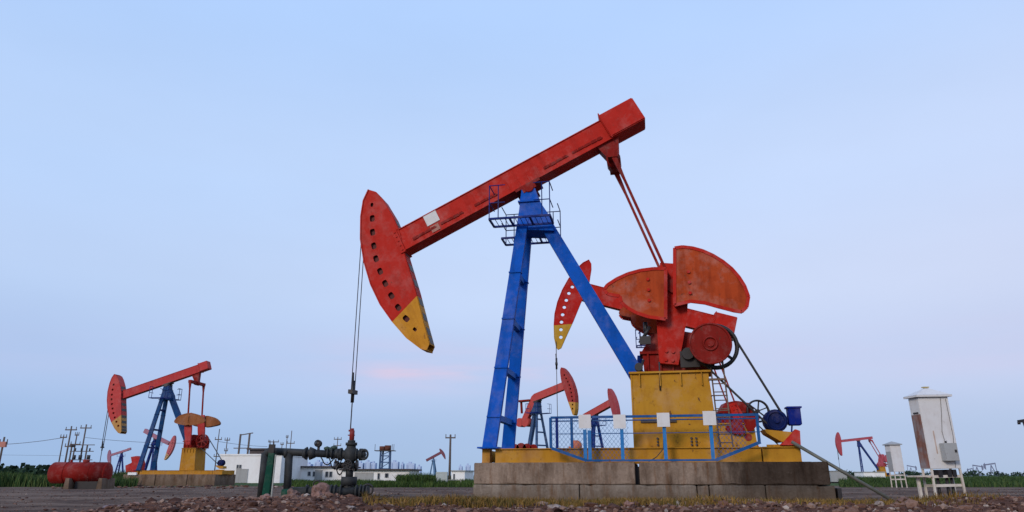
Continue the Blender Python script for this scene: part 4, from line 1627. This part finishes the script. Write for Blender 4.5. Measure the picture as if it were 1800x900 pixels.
# far equipment boxes
p = at(1467, 840, 60)
bx = thing('equipment_box', 'pale grey metal box on the ground right of the plinth end', 'box', (p.x, 60, 0), 0)
MB().box(-.55, .75, -.6, .6, .1, .92).box(-.6, .8, -.65, .65, .925, .96).build('body', GREY, bx)
MB().box(-.5, .7, -.5, .5, -.1, .1).build('base', BLACK, bx)
p = at(1528, 830, 112)
hb = thing('small_shed', 'small pale shed beside the far right pump jack', 'shed', (p.x, 112, 0), 0)
MB().box(-1.6, 1.6, -1.5, 1.5, 0, 1.0).build('wall', WHITER, hb)
MB().box(-1.7, 1.7, -1.6, 1.6, 1.002, 1.1).build('roof', GREY, hb)
p = at(6, 830, 50)
mk = thing('marker_stone', 'small white marker post in the reeds at the left edge', 'marker', (p.x, 46, 0), 0)
MB().bar((0, 0, -.1), (.05, 0, .98), .3, .45, .26, .34).build('body', WHITEP, mk)

# ------------------------------------------------------------------ buildings


def building(px0, px1, pyt, D, label, rz=0.0, depth=6, wins=(), doors=(), roofc=ROOFD, over=.25, wall=WHITER, pybase=None):
    a, b = at(px0, 840, D), at(px1, 840, D)
    h = at((px0 + px1) / 2, pyt, D).z
    t = thing('white_building', label, 'building', ((a.x + b.x) / 2, D, 0), rz)
    wd = (b.x - a.x) / 2
    MB().box(-wd, wd, 0, depth, -.1, h).build('wall', wall, t)
    MB().box(-wd - over, wd + over, -over, depth + over, h + .002, h + .14).build('roof', roofc, t)
    for (w0, w1, wy0, wy1) in wins:
        x0_, x1_ = at(w0, 840, D).x - t.location.x, at(w1, 840, D).x - t.location.x
        z1_, z0_ = at(w0, wy0, D).z, at(w0, wy1, D).z
        wo_ = MB().box(x0_ - .05, x1_ + .05, -.03, -.002, z0_ - .05, z0_ - .002).box(x0_ - .05, x0_ - .002, -.03, -.002, z0_, z1_).box(x1_ + .002, x1_ + .05, -.03, -.002, z0_, z1_).build('window', GREY, t)
        MB().box(x0_, x1_, -.012, -.002, z0_, z1_).build('pane', DARKWIN, wo_)
    for (w0, w1, wy0) in doors:
        x0_, x1_ = at(w0, 840, D).x - t.location.x, at(w1, 840, D).x - t.location.x
        MB().box(x0_, x1_, -.05, -.002, 0, at(w0, wy0, D).z).build('door', GREY, t)
    return t


b1_ = building(383, 492, 801, 62, 'tall plain white building with a grey door box, right of the left pump jack', 0, 8,
               wins=((414.5, 417, 817, 823), (419, 421.5, 817, 823), (470, 474, 830, 840)), doors=((414, 435, 824),), roofc=WHITER, over=.05)
mb = MB()
h1 = at(440, 801, 62).z
xx = at(455, 800, 62).x - b1_.location.x
mb.box(xx - 1.0, xx + 1.6, .5, 2.5, h1 + .15, h1 + .5)
mb.box(xx - 1.2, xx + 1.9, .3, 2.7, h1 + .5, h1 + .62)
mb.build('rooftop_hut', ROOFD, b1_)
b2_ = building(494, 600, 822, 68, 'long low white building with dark roof edge and paired windows behind the pipe run', 0, 7,
               wins=((514.5, 517, 829, 837), (520, 524, 829, 837), (541, 545, 829, 836), (550, 553, 829, 837), (572, 576, 829, 838), (579, 583, 829, 838), (601, 603, 829, 837)),
               doors=((553, 566, 826),))
b3_ = building(601, 719, 827, 66, 'low white building with dark roof edge right of the wellhead', 0, 7,
               wins=((664, 667, 832, 842), (677, 679, 832, 839), (680, 682, 832, 839), (699, 704, 834, 842)), doors=((623, 656, 830.5),), wall=WHITER)
b4_ = building(793, 817, 829, 80, 'small white hut left of the concrete plinth', radians(-8), 5, wins=((797, 799, 833, 845),), roofc=GREY, over=.1)
# sheet-metal box on legs before the hut
p = at(777, 845, 42)
kb = thing('switch_box', 'pale green grey metal box on thin legs before the small hut', 'box', (p.x, 42, 0), 0)
zt_k, zb_k = at(777, 829.5, 42).z, at(777, 847, 42).z
MB().box(-.33, .30, -.2, .2, zb_k + .0, zt_k).box(-.3, -.0, -.21, -.201, zt_k - .07, zt_k - .04).build('housing', paint('pale_box', (.45, .5, .48), .6, .2, .1), kb)
for x, y in ((-.3, -.17), (.27, -.17), (-.3, .17), (.27, .17)):
    MB().bar((x, y, -.05), (x, y, zb_k - .002), .04, .04).build('leg', GREY, kb)
p = at(798, 850, 43)
kf = thing('wire_frame', 'low rusty wire frame beside the metal box before the hut', 'frame', (p.x, 43, 0), 0)
MB().bar((-.4, 0, 0), (-.4, 0, .36), .03, .03).bar((.4, 0, 0), (.4, 0, .36), .03, .03).bar((-.4, 0, .345), (.4, 0, .345), .03, .03).bar((-.4, 0, .1), (.4, 0, .1), .03, .03).build('bar', RUSTW, kf)

# end-on tower with rusty top
p = at(677, 826, 90)
tw = thing('lattice_tower', 'blue lattice tower with rusty drum on top behind the low white building', 'tower', (p.x, 90, 0), 0)
zt2, zpl = at(677, 783, 90).z, at(677, 793, 90).z
FB = paint('tower_blue', (.02, .07, .18), .6, .3, .4, 1, .08)
mb = MB()
for x, y in ((-.55, -.5), (.55, -.5), (-.45, .5), (.45, .5)):
    mb.bar((x * 1.15, y, 0), (x, y, zpl), .2, .2)
for i in range(5):
    z = .6 + i * .75
    if z < zpl:
        mb.bar((-.6, -.5, z), (.6, -.5, z), .11, .11)
        mb.bar((-.6, -.5, z), (.6, -.5, min(zpl, z + .75)), .08, .08)
mb.build('frame', FB, tw)
MB().box(-1.3, 1.1, -.8, .8, zpl, zpl + .08).build('platform', STEEL, tw)
MB().tube((-.45, 0, zpl + .08), (-.45, 0, zt2 - .1), .38, 12).tube((.2, 0, zpl + .1), (.2, 0, zt2), .40, 12).build('drum', paint('drum_rust', (.13, .05, .035), .8, .5, .5), tw)
mb = MB()
for x in (-1.25, .85, 1.05):
    mb.tube((x, -.7, zpl), (x, -.7, zpl + .8), .03, 5)
mb.build('railing', STEEL, tw)

# ------------------------------------------------------------------ utility poles and wires


def pole(px, pyt, D, label, arms=((.35, .9),), r=.11, lean=0.0, ins=True, name='utility_pole', mat=WOODP):
    p = at(px, pyt, D)
    t = thing(name, label, 'pole', (p.x, D, 0), 0, 'poles in the oil field')
    MB().tube((-lean * p.z, 0, -.2), (0, 0, p.z), r, 8, r * .7).build('pole', mat, t)
    for dz, w_ in arms:
        mb = MB()
        mb.bar((-w_, 0, p.z - dz), (w_, 0, p.z - dz), .1, .1)
        if ins:
            for x in (-w_ * .9, w_ * .9, 0):
                mb.tube((x, 0, p.z - dz), (x, 0, p.z - dz + .28), .035, 5)
        mb.build('cross_arm', mat, t)
    return t


DP = 70
pA = pole(112, 766, DP, 'leftmost utility pole of the cluster above the red tank', ((.15, .3),), .07)
pB = pole(126, 749, DP, 'second pole of the cluster above the red tank, with a crossarm near its top', ((.35, .55), (1.9, .3)), .09)
pC = pole(135.5, 763, DP + 3, 'third pole of the cluster above the red tank, shorter than the second', ((.1, .2), (1.0, .5)), .08)
pD = pole(152, 746, DP + 2, 'rightmost and tallest pole of the cluster above the red tank', ((.35, .55),), .09)
tr_ = thing('transformer_rack', 'dark transformer rack between the cluster of poles above the red tank', 'transformer', (at(129, 800, DP).x, DP + 1, 0), 0)
zq = at(129, 808, DP).z
mb = MB()
for x in (-.9, .6):
    mb.bar((x, 0, 0), (x, 0, zq + 1.4), .1, .1)
for dz in (.0, .8, 1.4):
    mb.bar((-1.0, 0, zq + dz), (1.3, 0, zq + dz), .07, .07)
mb.build('frame', WOODP, tr_)
mb = MB()
for x in (-.5, .1, .9):
    mb.tube((x, 0, zq + .05), (x, 0, zq + .45), .16, 8)
    mb.tube((x, 0, zq + .8), (x, 0, zq + 1.1), .07, 6)
mb.tube((-1.1, 0, zq + 1.3), (-.6, 0, zq + 1.3), .12, 6)
mb.build('insulator', STEEL, tr_)
pL = pole(8, 768, 55, 'dark leaning pole at the left edge with a pink crossarm', ((.45, .3),), .09)
MB().box(-.7, .25, -.1, .1, at(8, 768, 55).z - .75, at(8, 768, 55).z - .35).build('pink_board', paint('pink_board', (.5, .22, .18), .7), pL)
PD2 = 85
for px, py, D, lab, arms in ((386, 754, PD2, 'slim pole just right of the left pump jack motor', ((1.2, .4), (3.1, .3))),
                             (400, 769, PD2, 'short slim pole left of the twin pole frame', ((.3, .3), (1.5, .2))),
                             (513, 757, 95, 'thin pole rising behind the green post', ((1.6, .5),)),
                             (481, 774, 95, 'short pole topped with insulators behind the pipe elbow', ((.2, .7),)),
                             (496, 780, 95, 'short dark pole between the green post and the second pipe leg', ((.1, .2),)),
                             (594, 768, 95, 'pole with small insulators behind the pipe run, left of the wellhead', ((.3, .5), (1.1, .5))),
                             (505, 766, 97, 'faint thin pole just left of the pole behind the green post', ((.2, .15),))):
    pole(px, py, D, lab, arms, .07)
ph = thing('utility_pole', 'twin pole frame with crossbeam above the tall white building', 'pole', (at(428, 800, 80).x, 80, 0), 0, 'poles in the oil field')
xa, xb = at(419, 800, 80).x - ph.location.x, at(435, 800, 80).x - ph.location.x
za, zb_ = at(419, 763, 80).z, at(435, 761, 80).z
MB().tube((xa, 0, 0), (xa, 0, za), .11, 8).build('pole', WOODP, ph)
MB().tube((xb, 0, 0), (xb, 0, zb_), .11, 8).build('pole', WOODP, ph)
MB().bar((xa, 0, za - .1), (xb + .35, 0, zb_), .1, .1).bar((xa - .6, 0, za - 1.5), (xb + .3, 0, za - 1.5), .09, .09).build('cross_arm', WOODP, ph)
pM = pole(792, 764, 60, 'lone wooden utility pole with one crossarm left of the concrete plinth', ((.25, .42),), .11, ins=True)
# lamp pole leaning in at the right edge
p = at(1790, 738, 26)
rp = thing('lamp_pole', 'dark lamp pole cut by the right edge of the picture', 'lamp post', (p.x + .05, 26, 0), 0)
MB().tube((.55, 0, -.1), (.12, 0, p.z), .05, 8).build('pole', STEEL, rp)
MB().bar((.18, 0, p.z - .02), (-.06, 0, p.z - .06), .1, .10).tube((-.05, 0, p.z - .06), (-.05, 0, p.z - .16), .05, 8).build('lamp_head', BLACK, rp)


def wire(p0, p1, sag, r, label):
    p0, p1 = Vector(p0), Vector(p1)
    pts = []
    for i in range(15):
        t = i / 14
        q = p0.lerp(p1, t)
        q.z -= sag * 4 * t * (1 - t)
        pts.append(q)
    o = MB().path(pts, r, 4).build('power_line', CABLE)
    tag(o, label, 'wire', 'overhead wires')


wire(at(-60, 782, 70), at(118, 768, 70), .25, .028, 'overhead wire left of the pole cluster')
wire(at(150, 769, 70), at(330, 779, 72), .15, .022, 'overhead wire from the pole cluster towards the left pump jack')
wire(at(384, 776, 85), at(470, 785, 90), .1, .025, 'overhead wire above the tall white building')
wire(at(-60, 799, 70), at(112, 801, 70), .0, .012, 'thin lower wire left of the pole cluster')

# ------------------------------------------------------------------ skyline
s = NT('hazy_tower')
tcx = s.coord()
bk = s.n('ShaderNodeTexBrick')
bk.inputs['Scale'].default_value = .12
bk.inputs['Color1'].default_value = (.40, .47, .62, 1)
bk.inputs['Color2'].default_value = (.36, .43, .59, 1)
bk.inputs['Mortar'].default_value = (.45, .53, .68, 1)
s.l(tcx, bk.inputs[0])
HAZY = s.finish(bk.outputs[0], .9, spec=0.1)  # bluish distance haze is built into the tower colours
SK = [(512, 519, 816), (524, 534, 812), (536, 545, 814), (552, 562, 810), (566, 577, 813), (585, 594, 811), (627, 637, 812), (640, 650, 810), (651, 659, 812),
      (686, 699, 810), (704, 708, 813), (713, 728, 813), (732, 739, 818), (818, 826, 816), (806, 812, 818)]
ORD = ['leftmost', 'second from left', 'third from left', 'fourth from left', 'fifth from left', 'sixth from left', 'seventh from left', 'eighth from left', 'ninth from left',
       'tenth from left', 'eleventh from left, very narrow', 'twelfth from left, the widest', 'thirteenth from left, low', 'rightmost', 'last but one on the right, lowest']
for (a, b, t_), o_ in zip(SK, ORD):
    D = 1000
    xa_, xb_, h_ = at(a, 830, D).x, at(b, 830, D).x, at((a + b) / 2, t_, D).z
    t = thing('apartment_tower', 'hazy blue apartment tower on the skyline, ' + o_, 'building', ((xa_ + xb_) / 2, D, 0), 0, 'hazy towers of the far city')
    w_ = (xb_ - xa_) / 2
    MB().box(-w_, w_, 0, 14, -2, h_ - 1.2).box(-w_ * .5, w_ * .2, 3, 9, h_ - 1.2, h_ + 1.0).box(-w_ * 1.0, -w_ * .55, -.8, 0, -2, h_ - 3).box(w_ * .5, w_, -.8, 0, -2, h_ - 3).build('block', HAZY, t)

# tiny far units on the right horizon
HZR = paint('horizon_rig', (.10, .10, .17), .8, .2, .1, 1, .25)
for i, (px, pyt, lab) in enumerate(((1742, 814, 'tiny far pump jack silhouette on the right horizon, the darkest'), (1717, 817, 'tiny far pump jack silhouette left of the darkest one'),
                                    (1706, 822, 'faint tiny pump jack silhouette just right of the near cabinet'), (1601, 818, 'faint tiny pump jack silhouette between the two cabinets'))):
    D = 330
    loc, sc = place(px, pyt + 4, D, 9.0)
    t = thing('distant_pump_jack', lab, 'pump jack', loc, radians((-20, 160, 10, 150)[i]), 'distant pump jacks on the horizon', sc)
    MB().bar((-4.5, 0, 9.4), (3.5, 0, 10.6 + i * .2), .8, 1.1).build('walking_beam', HZR, t)
    MB().prism([tuple(q) for q in [(-4.4, 11.2), (-5.6, 9.5), (-5.5, 7.0), (-4.2, 5.4), (-4.0, 8.0)]], -.4, .4).build('horse_head', HZR, t)
    mb = MB()
    mb.bar((-1.6, -.9, 0), (0, 0, 9.2), .6, .6).bar((-1.6, .9, 0), (0, 0, 9.2), .6, .6)
    mb.bar((3.0, 0, 1), (0, 0, 9.2), .6, .6)
    mb.build('post', HZR, t)
    MB().box(2.2, 5, -1, 1, 0, 4.2).bar((3.4, 0, 4), (3.2, 0, 10.2), .5, .5).build('gearbox', HZR, t)
